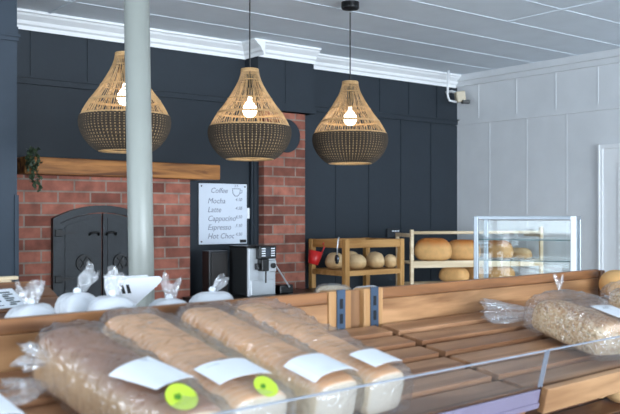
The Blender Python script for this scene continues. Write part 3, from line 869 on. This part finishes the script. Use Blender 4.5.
b = new_bm(); box(b, p, CWd-p, 0.011, 0.015, 0.028, CH-0.028); obj('front_pane', b, M_glass, T)
b = new_bm(); box(b, p, CWd-p, CDp-0.015, CDp-0.011, 0.028, CH-0.028); obj('back_pane', b, M_glass, T)
for x in (0.011, CWd-0.015):
    b = new_bm(); box(b, x, x+0.004, p, CDp-p, 0.028, CH-0.028); obj('side_pane', b, M_glass, T)
b = new_bm(); box(b, p, CWd-p, p, CDp-p, CH-0.010, CH-0.006); obj('top_pane', b, M_glass, T)
b = new_bm(); box(b, p, CWd-p, p, CDp-p, 0.004, 0.02); obj('floor_panel', b, M_whitepl, T)
M_gedge = plain('green_glass_edge', (78, 108, 112), 0.2, var=0.02)
for z in (0.455, 0.335):
    b = new_bm(); box(b, 0.028, CWd-0.028, 0.024, CDp-0.024, z, z+0.005); S = obj('glass_shelf', b, M_glass, T)
    b = new_bm(); box(b, 0.028, CWd-0.028, 0.0215, 0.0238, z-0.0002, z+0.0052); obj('shelf_edge', b, M_gedge, S)
b = new_bm(); box(b, -0.25, CWd+0.25, -0.08, CDp+0.06, -0.04, 0, bev=0.004)
tb = thing('side_table', 'white side table under the glass cabinet', 'table', M=MC)
obj('table_top', b, M_whitepl, tb)
for x in (-0.2, CWd+0.16):
    for y in (-0.04, CDp-0.02):
        b = new_bm(); box(b, x, x+0.04, y, y+0.04, -0.85, -0.04); obj('leg', b, M_alu, tb)

# ------------------------------------------------------------------ door at the right edge, corner sensor
d0 = onX(600, 145, WX)
b = new_bm()
cwid = 0.085
yh = d0.y; zh = d0.z; yl = yh-1.0
def casing(bm, y0, y1, z0, z1):
    box(bm, WX-0.022, WX-0.0005, y0, y1, z0, z1)
casing(b, yh-0.035, yh, 0, zh); casing(b, yl, yl+cwid, 0, zh); casing(b, yl+cwid, yh-0.035, zh-0.035, zh)
box(b, WX-0.030, WX-0.0005, yh-0.012, yh, 0, zh)
o = struct('door_1', b, M_white, 'white door in a white casing at the right edge')
b = new_bm(); box(b, WX-0.012, WX-0.001, yl+cwid+0.001, yh-0.036, 0.005, zh-0.036); 
for z0, z1 in ((0.15, 0.85), (1.0, 1.85)):
    box(b, WX-0.018, WX-0.011, yl+0.2, yh-0.16, z0, z1, bev=0.004)
obj('door_leaf', b, M_white, o)

c = onY(461, 97, 5.15)
T = thing('corner_sensor', 'beige alarm sensor with white conduit high in the room corner', 'sensor', c)
b = new_bm(); box(b, -0.05, 0.035, -0.035, 0.035, -0.045, 0.05, Matrix.Rotation(rad(-30), 4, 'Z') @ Matrix.Rotation(rad(-8), 4, 'Y'), bev=0.010); obj('body', b, M_beige, T)
b = new_bm(); box(b, 0.0, 0.07, -0.05, 0.0, -0.062, -0.03, Matrix.Rotation(rad(-30), 4, 'Z'), bev=0.005); obj('lens_cover', b, M_black, T)
k0 = onY(448.5, 78, 5.15)-c; k1 = onY(447.5, 94, 5.15)-c; k2 = onY(449.5, 100.5, 5.15)-c; k3 = onY(456, 102, 5.15)-c; k0.z = CEIL-c.z-0.001
b = new_bm(); tube(b, [k0, k1, k1*0.5+k2*0.5+Vector((-0.003,0,-0.004)), k2, k3], 0.010, 8); obj('conduit', b, M_white, T, True)
b = new_bm(); tube(b, [(0.0, 0.02, 0.03), (-0.01, 0.1, 0.06), (-0.01, 0.168, 0.06)], 0.012, 8); obj('bracket', b, M_white, T, True)

# ------------------------------------------------------------------ the slatted bread display (frame u along, v back)
TA = rad(13.2); ca, sa = math.cos(TA), math.sin(TA)
G0 = cw(0.1653, 1.617); GA = rad(4.0); TZ = 1.065
MG = Matrix.Translation((G0.x, G0.y, 0)) @ Matrix.Rotation(GA, 4, 'Z')
MT = Matrix.Translation((G0.x, G0.y, TZ)) @ Matrix.Rotation(GA, 4, 'Z') @ Matrix.Rotation(TA, 4, 'X')   # tray plane
LT = Matrix.Translation((0, 0, TZ)) @ Matrix.Rotation(TA, 4, 'X')                                       # same, local to stand
VB = 0.4754; RT = 1.2574
T = thing('bread_display_stand', 'long slatted timber bread display stand sloping towards the customer', 'display stand', M=MG)
UL, UR = -1.35, 1.95
def tray(u0, u1):
    b = new_bm()
    for k in range(6):
        t0 = (0.012 + 0.0785*k)
        Ms = LT @ Matrix.Translation((0, t0, -0.004)) @ Matrix.Rotation(rad(-5.0), 4, 'X')
        box(b, u0+R.uniform(-0.003, 0.003), u1+R.uniform(-0.003, 0.003), 0, 0.0655, -0.015, 0, Ms, bev=0.002)
    S = obj('slatted_tray', b, M_slat, T)
    for u in (u0+0.10, (u0+u1)/2, u1-0.10):
        b = new_bm(); box(b, u-0.018, u+0.018, 0.0, 0.478, -0.06, -0.0215, LT); obj('bearer', b, wood('bearer_timber', (116, 78, 50), (150, 108, 72), 'Y', 0.5, 0.05), S)
    return S
tray(UL, 0.4225); tray(0.449, UR)
# front lips
for u0, u1, kind in ((UL, 0.468, 0), (0.476, UR, 1)):
    b = new_bm(); box(b, u0, u1, -0.006, -0.002, -0.03, 0.087, LT); P_ = obj('acrylic_lip', b, M_acr, T)
    b = new_bm(); box(b, u0, u1, -0.0062, -0.0018, 0.0860, 0.0880, LT); box(b, u1-0.002 if kind == 0 else u0, u1 if kind == 0 else u0+0.002, -0.0062, -0.0018, 0, 0.086, LT)
    obj('polished_edge', b, M_edge, P_)
    if kind == 0:
        b = new_bm(); box(b, u0, u1, -0.002, 0.011, -0.046, 0.0, LT, bev=0.002); obj('front_board', b, M_rail, T)
        b = new_bm(); box(b, u0, u1, -0.0105, -0.0062, -0.042, -0.003, LT, bev=0.001); box(b, u0, u1, -0.014, -0.0105, -0.046, -0.034, LT); obj('ticket_strip', b, M_ticket, T)
    else:
        b = new_bm(); box(b, u0, u1, -0.024, -0.006, -0.058, 0.001, LT, bev=0.002); obj('front_board', b, wood('honey_timber', (138, 98, 64), (180, 138, 98), 'X', 0.45, 0.05), T)
# back rails and posts
for u0, u1 in ((UL, 0.272), (0.472, 1.60)):
    b = new_bm(); box(b, u0, u1, VB, VB+0.020, RT-0.030, RT, bev=0.003); obj('back_rail', b, M_rail, T)
    b = new_bm(); box(b, u0, u1, VB+0.001, VB+0.019, 1.10, RT-0.0305, bev=0.0015); obj('back_board', b, wood('back_board_timber', (124, 84, 52), (186, 140, 98), 'X', 0.42, 0.12), T)
b = new_bm(); box(b, 0.352, 0.398, VB+0.012, VB+0.030, 1.05, RT-0.002); obj('filler_board', b, wood('filler_timber', (120, 84, 54), (150, 110, 76), 'Z', 0.5, 0.05), T)
for u0, u1 in ((0.273, 0.351), (0.399, 0.471)):
    b = new_bm(); box(b, u0, u1, VB-0.004, VB+0.035, 0.0, RT+0.001, bev=0.003); PO = obj('post', b, M_postw, T)
    um = (u0+u1)/2
    b = new_bm(); box(b, um-0.0145, um+0.0145, VB-0.0075, VB-0.0038, 0.2, RT+0.004)
    ST = obj('slotted_strip', b, M_strip, PO)
    for k in range(6):
        b = new_bm(); z = RT-0.030-k*0.038; box(b, um-0.0055, um+0.0055, VB-0.0082, VB-0.0072, z-0.014, z+0.011); obj('slot', b, plain('slot_shadow_gap', (14, 18, 26), 0.8), PO)
b = new_bm(); box(b, 1.60, 1.635, VB-0.004, VB+0.035, 0, RT-0.004, bev=0.003); obj('post', b, M_rail, T)
for u in (UL+0.02,):
    b = new_bm(); box(b, u, u+0.07, VB, VB+0.035, 0, RT, bev=0.003); obj('post', b, M_postw, T)
# lower shelf of the customer side, feet and rear tray
b = new_bm()
L2 = Matrix.Translation((0, -0.04, 0.80)) @ Matrix.Rotation(TA, 4, 'X')
for k in range(6): box(b, UL, UR, 0.0+0.085*k, 0.074+0.085*k, -0.016, 0, L2, bev=0.002)
obj('lower_slatted_tray', b, wood('dark_slat_timber', (92, 60, 42), (124, 84, 58), 'X', 0.4, 0.1), T)
b = new_bm(); box(b, UL, UR, 0.02, 0.06, 0.0, 0.09); box(b, UL, UR, 0.40, 0.46, 0.0, 0.09)
for u in (UL, 0.30, 0.42, UR-0.05):
    box(b, u, u+0.05, 0.02, VB-0.01, 0.09, 0.12); box(b, u, u+0.045, 0.40, VB-0.012, 0.10, 1.09); box(b, u, u+0.03, -0.02, 0.42, 0.74, 0.78)
    prism(b, [(u, 1.0), (u, 1.05), (u+0.03, 1.05), (u+0.03, 1.0)], 0.02, 0.44)
obj('under_frame', b, M_rail, T)
RZ = 1.10
b = new_bm()
for k in range(6): box(b, UL, 1.63, VB+0.040+0.075*k, VB+0.040+0.075*k+0.066, RZ-0.018, RZ, bev=0.002)
for u in (UL+0.1, 0.0, 0.9): box(b, u, u+0.04, VB+0.036, VB+0.50, RZ-0.06, RZ-0.018)
obj('rear_tray', b, M_slat, T)

# ---------------------------------------------------------------- bagged loaves on the trays
def ridge(q):
    return 1 - abs(mnoise.noise(q))*2
def bag_shell(w, H, Lg, grow=0.012, seed=0, dome=0.3, side=(0, 0), air=0.0, rise=0.0):
    bm = bmesh.new(); secs = []
    n = 64
    for i in range(n+1):
        y = -0.010 + (Lg+0.043)*i/n
        e = (Lg+0.033-y)/0.06
        k = 1.0 if e > 1 else max(0.22, 0.22+0.78*math.sqrt(max(0, 1-(1-e)**2)))
        if i == 0: k = 0.93
        up = air*math.sin(PI*min(1, max(0, y/Lg)))
        secs.append(loaf_section(w+2*grow, H+grow+up, y, dome, 64, k))
    loft(bm, secs, cap=True)
    for v in bm.verts:
        a_ = math.atan2(v.co.z-H*0.5, v.co.x)
        q = Vector((v.co.x*14, v.co.y*14, v.co.z*14)) + Vector((seed*5.3, seed, 0))
        q2 = Vector((v.co.x*22+v.co.y*9, v.co.y*26-v.co.x*12, v.co.z*22)) + Vector((seed*1.3, 7, seed))
        d = 0.0045*mnoise.noise(q) + 0.0065*(max(0, ridge(q2))**4) - 0.0012
        nrm = Vector((v.co.x, 0, v.co.z-H*0.5))
        if nrm.length > 1e-4: nrm.normalize()
        v.co += nrm*d
        low = max(0, 1-v.co.z/(H*1.05))
        if v.co.x > 0 and side[1]: v.co.x += side[1]*(0.25+0.75*low)*(0.4+0.6*min(1, max(0, v.co.y/Lg)))
        if v.co.x < 0 and side[0]: v.co.x -= side[0]*low
        v.co.z *= 1 + rise*max(0, min(1, v.co.y/Lg))
        if v.co.z < 0.0015: v.co.z = 0.0015
    return bm

def tail_bm(length, neck, flare, folds, seed, flat=0.55, segs=48, rows=9):
    """gathered neck that opens into a crumpled fan along +Y"""
    rr = random.Random(seed)
    bm = bmesh.new(); secs = []
    ph = rr.uniform(0, 6)
    for j in range(rows):
        s = j/(rows-1)
        r0 = neck + (flare-neck)*(s**0.8)
        sec = []
        for i in range(segs):
            a = 2*PI*i/segs
            amp = 0.32*min(1, s*1.8)
            r = r0*(1 + amp*math.cos(folds*a+ph+s*0.8) + 0.18*s*math.sin((folds+3)*a+2*ph))
            sec.append((r*math.cos(a), length*s + 0.012*s*math.cos(folds*a*0.5+ph), r*math.sin(a)*flat))
        secs.append(sec)
    loft(bm, secs, cap=False)
    for v in bm.verts:
        q = v.co*40 + Vector((seed, 0, 0)); v.co += Vector((mnoise.noise(q), mnoise.noise(q+Vector((9,0,0))), mnoise.noise(q+Vector((0,9,0)))))*0.006
    return bm

def label_bm(w, l, H, y0, wtop, x_off=0.0, skew=0.0, lift=0.014, dome_fn=None, n=10, rot=0.0):
    """paper label lying over the bag top, following its curve"""
    bm = bmesh.new(); g = []
    for j in range(4):
        row = []
        for i in range(n+1):
            u = -w/2 + w*i/n; y = y0 + l*j/3
            x = x_off + u*math.cos(rot) - (y-y0-l/2)*math.sin(rot); yy = y0+l/2 + u*math.sin(rot) + (y-y0-l/2)*math.cos(rot) + skew*u
            row.append(bm.verts.new((x, yy, top_z(x, wtop, H) + lift)))
        g.append(row)
    for a, c in zip(g, g[1:]):
        for i in range(n): bm.faces.new((a[i], a[i+1], c[i+1], c[i]))
    ext = bmesh.ops.extrude_face_region(bm, geom=list(bm.faces))
    bmesh.ops.translate(bm, vec=(0, 0, 0.0009), verts=[e for e in ext['geom'] if isinstance(e, bmesh.types.BMVert)])
    return bm

def top_z(x, w, H, dome=0.3):
    k = min(0.999, abs(x)/(w/2))
    c = k**(1/(0.42+dome)); s = math.sqrt(max(0, 1-c*c))
    return H/2 + s**0.62*H/2

def place(u, t, yaw=0.0, n=0.0):
    return MT @ Matrix.Translation((u, t, n)) @ Matrix.Rotation(rad(yaw), 4, 'Z')

def bagged(label, u, t, yaw, w, H, Lg, mat, dome=0.3, lab=None, stk=None, tail=None, seed=0, side=(0, 0), group='bagged loaves on the left tray', filmm=None, grow=0.0095, air=0.004, knot=False, rise=0.0, rounded=False):
    T = thing('bagged_loaf', label, 'bread', M=place(u, t, yaw, 0.004), group=group)
    bm = loaf_bm(w, H, Lg, dome, 0.06 if rounded else 0.016, 0.0035, seed, not rounded, not rounded, rise); bmesh.ops.translate(bm, vec=(0, 0, 0.002), verts=bm.verts)
    obj('loaf', bm, mat, T, True)
    BG = obj('bag', bag_shell(w, H, Lg, grow, seed, dome, side, air, rise), filmm or M_film, T, True)
    if lab:
        LB = obj('label', label_bm(lab[0], lab[1], H, lab[2], w+2*grow, lab[3], lab[4], grow+air*(1.0 if air < 0.01 else 0.35)+0.0070, rot=lab[5] if len(lab) > 5 else 0), M_label, T)
    if stk:
        bm = bmesh.new(); rows = []
        cx_, cy_, r_ = stk
        c0 = bm.verts.new((cx_, cy_, top_z(cx_, w+2*grow, H)+grow+air*0.3+0.003)); ringv = []
        tz0 = top_z(cx_, w+2*grow, H)+grow+air*0.3+0.003
        drop = stk_drop = 0.9
        for i in range(28):
            a = 2*PI*i/28; x = cx_+r_*math.cos(a); y = cy_+r_*math.sin(a)*0.8
            ringv.append(bm.verts.new((x, y, top_z(x, w+2*grow, H)+grow+air*0.3+0.0027+ (y-cy_)*0.55)))
        for i in range(28): bm.faces.new((c0, ringv[i], ringv[(i+1) % 28]))
        ext = bmesh.ops.extrude_face_region(bm, geom=list(bm.faces)); bmesh.ops.translate(bm, vec=(0, -0.0004, 0.0008), verts=[e for e in ext['geom'] if isinstance(e, bmesh.types.BMVert)])
        S = obj('sticker', bm, M_sticker, T)
        bm = bmesh.new(); pts = [(-0.35, -0.1), (-0.2, 0.15), (-0.05, 0.05), (0.1, 0.2), (0.15, -0.05), (0.0, -0.2), (-0.2, -0.2)]
        vs = []
        for a_, b_ in pts:
            x = cx_ - 0.2*r_ + a_*r_; y = cy_+b_*r_; vs.append(bm.verts.new((x, y, tz0+0.0018+(y-cy_)*0.55)))
        bm.faces.new(vs)
        ext = bmesh.ops.extrude_face_region(bm, geom=list(bm.faces)); bmesh.ops.translate(bm, vec=(0, 0, 0.0005), verts=[e for e in ext['geom'] if isinstance(e, bmesh.types.BMVert)])
        obj('sticker_print', bm, M_green, S)
    if knot:
        bm = tail_bm(0.035, 0.005, 0.014, 4, seed+9, 0.6)
        bmesh.ops.transform(bm, matrix=Matrix.Translation((-0.02, Lg*0.80, H+grow+air*0.6)) @ Matrix.Rotation(rad(75), 4, 'X'), verts=bm.verts)
        obj('twisted_knot', bm, M_film2, T, True)
    if tail:
      for ti, (ln, fl_, dx, rz, rx, dz) in enumerate(tail if isinstance(tail, list) else [tail]):
        bm = tail_bm(ln, 0.012, fl_, 7, seed+3+ti)
        bmesh.ops.transform(bm, matrix=Matrix.Translation((dx, Lg+0.026, dz)) @ Matrix.Rotation(rad(rz), 4, 'Z') @ Matrix.Rotation(rad(rx), 4, 'X'), verts=bm.verts)
        if isinstance(tail, list): bmesh.ops.translate(bm, vec=(0, -0.075, 0), verts=bm.verts)
        for v in bm.verts:
            if v.co.z < 0.001: v.co.z = 0.001 - 0.0005
        obj('bag_tail', bm, M_film2, T, True)
    return T
bagged('bagged white sliced loaf nearest the empty slats, label on its front end', -0.020, 0.022, 4.0, 0.108, 0.083, 0.395, B_white, dome=0.06, lab=(0.080, 0.066, 0.006, 0.0, 0), seed=1, side=(0, 0.034), rise=0.2)
bagged('bagged white sliced loaf with plain white label, second from the empty slats', -0.152, 0.020, 3.6, 0.110, 0.084, 0.400, B_white, dome=0.06, lab=(0.112, 0.080, 0.008, -0.002, 0), seed=2, rise=0.2)
bagged('bagged pale loaf with oblong label and lime sticker, right of the dark brown loaf', -0.322, 0.026, 3.0, 0.132, 0.083, 0.395, B_white, dome=0.10, lab=(0.112, 0.070, 0.042, -0.004, 0), stk=(0.006, 0.004, 0.023), tail=(0.07, 0.03, 0.04, -35, 10, 0.05), seed=3, rise=0.2)
bagged('bagged dark brown loaf with big tilted label and lime sticker', -0.470, -0.002, 4, 0.132, 0.092, 0.375, B_brown, dome=0.5, lab=(0.092, 0.095, 0.068, -0.006, 0, 0.25), stk=(-0.012, 0.030, 0.027), tail=[(0.070, 0.034, -0.064, 88, -6, 0.020), (0.055, 0.034, -0.055, 60, 6, 0.064)], seed=4, rise=0.12)
bagged('bagged loaf cut off at the lower left corner, white label on top', -0.765, 0.0, 3, 0.135, 0.086, 0.33, B_brown, dome=0.45, lab=(0.11, 0.09, 0.06, 0.0, 0), seed=5)
g2 = 'seeded loaves on the right tray'
bagged('oat and seed loaf in a clear bag with long crumpled tail on the right tray', 0.866, 0.028, -10, 0.150, 0.094, 0.255, B_seed, dome=0.6, lab=(0.085, 0.090, -0.014, 0.000, 0), tail=(0.155, 0.052, 0.0, 62, -8, 0.036), seed=6, group=g2, grow=0.012, air=0.030, knot=True, rounded=True)
bagged('second seed loaf in a clear bag at the right edge of the display', 1.335, 0.03, -8, 0.15, 0.094, 0.28, B_seed, dome=0.6, seed=7, group=g2, grow=0.012, air=0.02, rounded=True)

# golden loaf beyond the right end of the back rail
p = MG @ Vector((1.80, 0.53, 0))

# ---------------------------------------------------------------- white bags on the rear tray
def solve_u(px, v):
    r = (px-CX)/F
    return (r*(1.617+0.737*v) - 0.1653 + 0.676*v)/(0.737-0.676*r)
def white_bag(label, px, v, ytop, w, d_, tail, seed, tan=False, yaw=0):
    u = solve_u(px, v); fwd = 1.617+0.676*u+0.737*v
    H = CAMZ-(ytop-HY)/F*fwd - RZ
    M_ = MG @ Matrix.Translation((u, v, RZ+0.001)) @ Matrix.Rotation(rad(yaw), 4, 'Z')
    T = thing('white_bread_bag', label, 'bread bag', M=M_, group='tied white bags behind the back rail')
    bm = bmesh.new()
    secs = []
    for j in range(15):
        s = j/14; a = -PI/2 + PI*s
        k = max(0.02, math.cos(a))**0.55; z = H/2 + math.copysign(abs(math.sin(a))**0.8, math.sin(a))*H/2
        secs.append([(w/2*k*math.copysign(abs(math.cos(t_))**0.75, math.cos(t_)), d_/2*k*math.copysign(abs(math.sin(t_))**0.75, math.sin(t_)), z) for t_ in [2*PI*i/32 for i in range(32)]])
    loft(bm, secs)
    for vv in bm.verts:
        q = vv.co*14+Vector((seed*2.1, 0, 0)); dd = 0.006*mnoise.noise(q)+0.003*mnoise.noise(q*2.5)
        if vv.co.z > 0.02: vv.co += Vector((vv.co.x, vv.co.y, (vv.co.z-H/2))).normalized()*dd
    inner = bm.copy()
    bmesh.ops.scale(inner, vec=(0.93, 0.93, 0.95), verts=inner.verts)
    bmesh.ops.translate(inner, vec=(0, 0, 0.002), verts=inner.verts)
    obj('bread', inner, plain('bun_crust', (216, 190, 150), 0.7, var=0.1, scale=20) if tan else plain('flour_white_bun', (226, 224, 220), 0.7, var=0.05, scale=20), T, True)
    BG = obj('bag', bm, M_milk if not tan else M_film2, T, True)
    if tail:
        ln, fl_, lean, rz, dx, folds = tail
        t2 = tail_bm(ln, 0.009, fl_, folds, seed, 0.6)
        Mt = Matrix.Translation((dx, 0, H-0.006)) @ Matrix.Rotation(rad(rz), 4, 'Z') @ Matrix.Rotation(rad(lean), 4, 'Y') @ Matrix.Rotation(rad(90), 4, 'X')
        bmesh.ops.transform(t2, matrix=Mt, verts=t2.verts); obj('bag_tail', t2, M_milk2, T, True)
        kb = bmesh.new(); lathe(kb, [(0.005, -0.006), (0.0085, -0.003), (0.009, 0.002), (0.005, 0.007)], 12, Matrix.Translation((dx, 0, H+0.004)), True, True); obj('knot', kb, M_whitepl, BG, True)
    return T
white_bag('tied white bread bag at the far left behind the rail, low crumpled top', 31, 0.68, 304, 0.105, 0.14, (0.046, 0.026, -5, -38, 0.0, 6), 11)
white_bag('tied white bread bag second from the left, tall leaf shaped knot leaning right', 77, 0.77, 293, 0.098, 0.13, (0.070, 0.018, 32, -38, 0.0, 3), 12)
white_bag('tied white bread bag just left of the white post, upright knot', 112, 0.62, 295, 0.115, 0.12, (0.056, 0.020, 8, -38, 0.0, 5), 13)
white_bag('tied white bread bag just right of the white post', 169, 0.66, 299, 0.10, 0.13, (0.052, 0.019, 8, -38, 0.0, 4), 14)
white_bag('tied white bread bag in front of the coffee machine, bow knot on top', 212, 0.70, 291.5, 0.108, 0.13, (0.046, 0.014, 34, -38, 0.0, 3), 15)
white_bag('low bag of tan buns behind the slotted posts of the display', 333, 0.70, 284, 0.10, 0.13, None, 16, True)
white_bag('low white bag behind the right one of the slotted posts', 366, 0.72, 285.5, 0.07, 0.12, None, 17)

# white plastic crate behind the post
u0_, u1_ = solve_u(117, 1.0), solve_u(161, 1.0)
fw0 = 1.617+0.676*u0_+0.737*1.0
zt_ = CAMZ-(276-HY)/F*(1.617+0.676*u1_+0.737)
crz = RZ
T = thing('white_crate', 'white plastic crate with black slots behind the white post', 'crate', M=MG @ Matrix.Translation(((u0_+u1_)/2, 1.0, 0.90)))
hw = (u1_-u0_)/2; hh = zt_-0.90
b = new_bm()
pts = [(-hw+0.03, 0), (hw-0.16, 0), (hw-0.085, hh-0.075), (hw-0.006, hh-0.018), (hw, hh-0.008), (hw-0.008, hh), (-hw+0.008, hh), (-hw, hh-0.008), (-hw, hh-0.03), (-hw+0.01, hh-0.06)]
prism(b, pts, -0.006, 0.006); prism(b, pts, 0.060, 0.070)
for s in (-1, 1): box(b, s*(hw-0.018)-0.005 - (0.0 if s < 0 else 0.0), s*(hw-0.018)+0.005, 0.0, 0.065, (hh-0.03 if s > 0 else 0.02), hh-0.004)
box(b, -hw+0.04, hw-0.17, 0, 0.065, 0.0, 0.012)
obj('body', b, M_whitepl, T)
for s in (solve_u(119.0, 1.0), solve_u(124.5, 1.0)):
    x = s-(u0_+u1_)/2
    b = new_bm(); prism(b, [(x, hh-0.018), (x+0.008, hh-0.018), (x+0.016, hh-0.042), (x+0.006, hh-0.042)], -0.008, -0.0055); obj('slot', b, M_iron2, T)
tbl = thing('rear_table', 'plain timber table behind the display carrying the white crate', 'table', M=MG @ Matrix.Translation(((u0_+u1_)/2, 1.1, 0)))
b = new_bm(); box(b, -0.16, 0.16, -0.115, 0.11, 0.865, 0.899, bev=0.003); obj('table_top', b, M_rail, tbl)
for x in (-0.15, 0.11):
    for y in (-0.10, 0.08):
        b = new_bm(); box(b, x, x+0.04, y, y+0.04, 0, 0.865); obj('leg', b, M_rail, tbl)

# ---------------------------------------------------------------- second slatted shelf at the far left, with a price ticket
v2 = 1.12
ue = solve_u(36, v2); fw = 1.617+0.676*ue+0.737*v2
z2 = CAMZ-(281-HY)/F*fw
T = thing('slatted_shelf', 'brown slatted timber shelf at the far left beyond the white bags', 'shelf', M=MG @ Matrix.Translation((ue, v2, 0)))
b = new_bm(); box(b, -1.1, 0, 0, 0.018, z2-0.05, z2, bev=0.002); obj('back_rail', b, M_rail, T)
b = new_bm(); box(b, -1.1, -0.035, 0.03, 0.055, z2+0.004, z2+0.013, bev=0.002); box(b, -1.1, -0.06, 0.019, 0.054, z2-0.02, z2+0.004); obj('ledge', b, M_pale, T)
Ls = Matrix.Translation((0, 0, z2-0.010)) @ Matrix.Rotation(rad(22), 4, 'X')
b = new_bm()
for k in range(3): box(b, -1.1, 0.03, -0.066-0.068*k, -0.006-0.068*k, -0.014, 0, Ls, bev=0.002)
obj('slats', b, wood('dark_slat_timber', (92, 60, 42), (124, 84, 58), 'X', 0.4, 0.1), T)
b = new_bm()
for x in (-1.05, -0.11):
    b = new_bm(); box(b, x, x+0.045, 0.018, 0.05, 0, z2-0.02); obj('leg', b, M_rail, T)
    b = new_bm(); box(b, x, x+0.045, -0.20, 0.018, z2-0.12, z2-0.10); obj('bracket', b, M_rail, T)
tk = thing('price_ticket', 'white price ticket with dark print on the far left slatted shelf', 'price ticket', M=MG @ Matrix.Translation((ue, v2, 0)) @ Ls @ Matrix.Translation((-0.122, -0.078, 0.002)) @ Matrix.Rotation(rad(4), 4, 'Z'))
b = new_bm(); box(b, -0.10, 0.05, -0.045, 0.055, 0.0, 0.0015); obj('card', b, M_label, tk)
b = new_bm()
for k in range(7):
    for j in range(3):
        x = -0.088 + j*0.045 + R.uniform(0, 0.01); y = -0.034+k*0.011
        box(b, x, x+R.uniform(0.012, 0.032), y, y+R.uniform(0.003, 0.008), 0.0015, 0.0019)
obj('print', b, plain('dark_print', (60, 70, 72), 0.6, var=0.3, scale=60), tk)

# golden loaf and lower-shelf buns at the right edge
u = solve_u(618, 0.40)
M_ = place(u, 0.40/ca, -20, 0.003)
o = obj('bread_roll', bun_bm(0.15, 0.15, 0.095, 21, 0.6), B_tin, smooth=True)
o.location = M_.to_translation(); o.rotation_euler = M_.to_euler(); tag(o, 'golden roll at the right edge just beyond the end of the back rail', 'bread')
def lower_point(px, py):
    z = 0.87
    for _ in range(8):
        q = MG.inverted() @ onZ(px, py, z); z = 0.80 + (q.y+0.04)*math.tan(TA)
    return q, z
for px, py, lb, r_ in ((617, 402, 'round pale bun on the lower shelf at the right edge', 0.052), (597, 398, 'small pale bun on the lower shelf left of the round one', 0.030)):
    q, z = lower_point(px, py)
    wq = MG @ Vector((q.x, q.y, z+0.003))
    o = obj('bread_roll', bun_bm(r_*1.7, r_*1.7, r_*1.3, int(px), 0.7), B_roll, smooth=True); o.location = wq; o.rotation_euler = (TA, 0, GA)
    tag(o, lb, 'bread', 'pale buns on the lower shelf')

# ------------------------------------------------------------------ light
w = bpy.data.worlds.new('sky'); SC.world = w; w.use_nodes = True
bg = w.node_tree.nodes['Background']; bg.inputs['Color'].default_value = (0.72, 0.86, 1.0, 1); bg.inputs['Strength'].default_value = 1.0
def area(name, loc, rot, sx, sy, e, c):
    li = bpy.data.lights.new(name, 'AREA'); li.shape = 'RECTANGLE'; li.size = sx; li.size_y = sy; li.energy = e; li.color = c
    o = bpy.data.objects.new(name, li); COL.objects.link(o); o.location = loc; o.rotation_euler = rot
    return o
area('shop_window_daylight', (1.5, -9.8, 1.4), (rad(90), 0, 0), 8.7, 2.5, 1250, (0.80, 0.90, 1.0))
area('side_fill_light', (XL+0.1, 1.8, 1.5), (rad(90), 0, rad(-90)), 4.5, 2.0, 120, (0.80, 0.90, 1.0))  # added fill light before the solid left wall, no window there

# ------------------------------------------------------------------ camera
cam = bpy.data.cameras.new('camera'); co = bpy.data.objects.new('camera', cam); COL.objects.link(co)
cam.sensor_width = 36; cam.lens = F/620*36; cam.shift_y = (HY-207)/620
co.location = (0, 0, CAMZ); co.rotation_euler = (rad(90), 0, -TH); cam.clip_start = 0.05
cam.dof.use_dof = True; cam.dof.focus_distance = 4.0; cam.dof.aperture_fstop = 6.5
SC.camera = co
SC.view_settings.view_transform = 'Standard'; SC.view_settings.look = 'None'; SC.view_settings.gamma = 1; SC.view_settings.use_curve_mapping = False
SC.view_settings.exposure = 0.3
SC.cycles.use_denoising = True
SC.cycles.transparent_max_bounces = 32
SC.cycles.max_bounces = 10
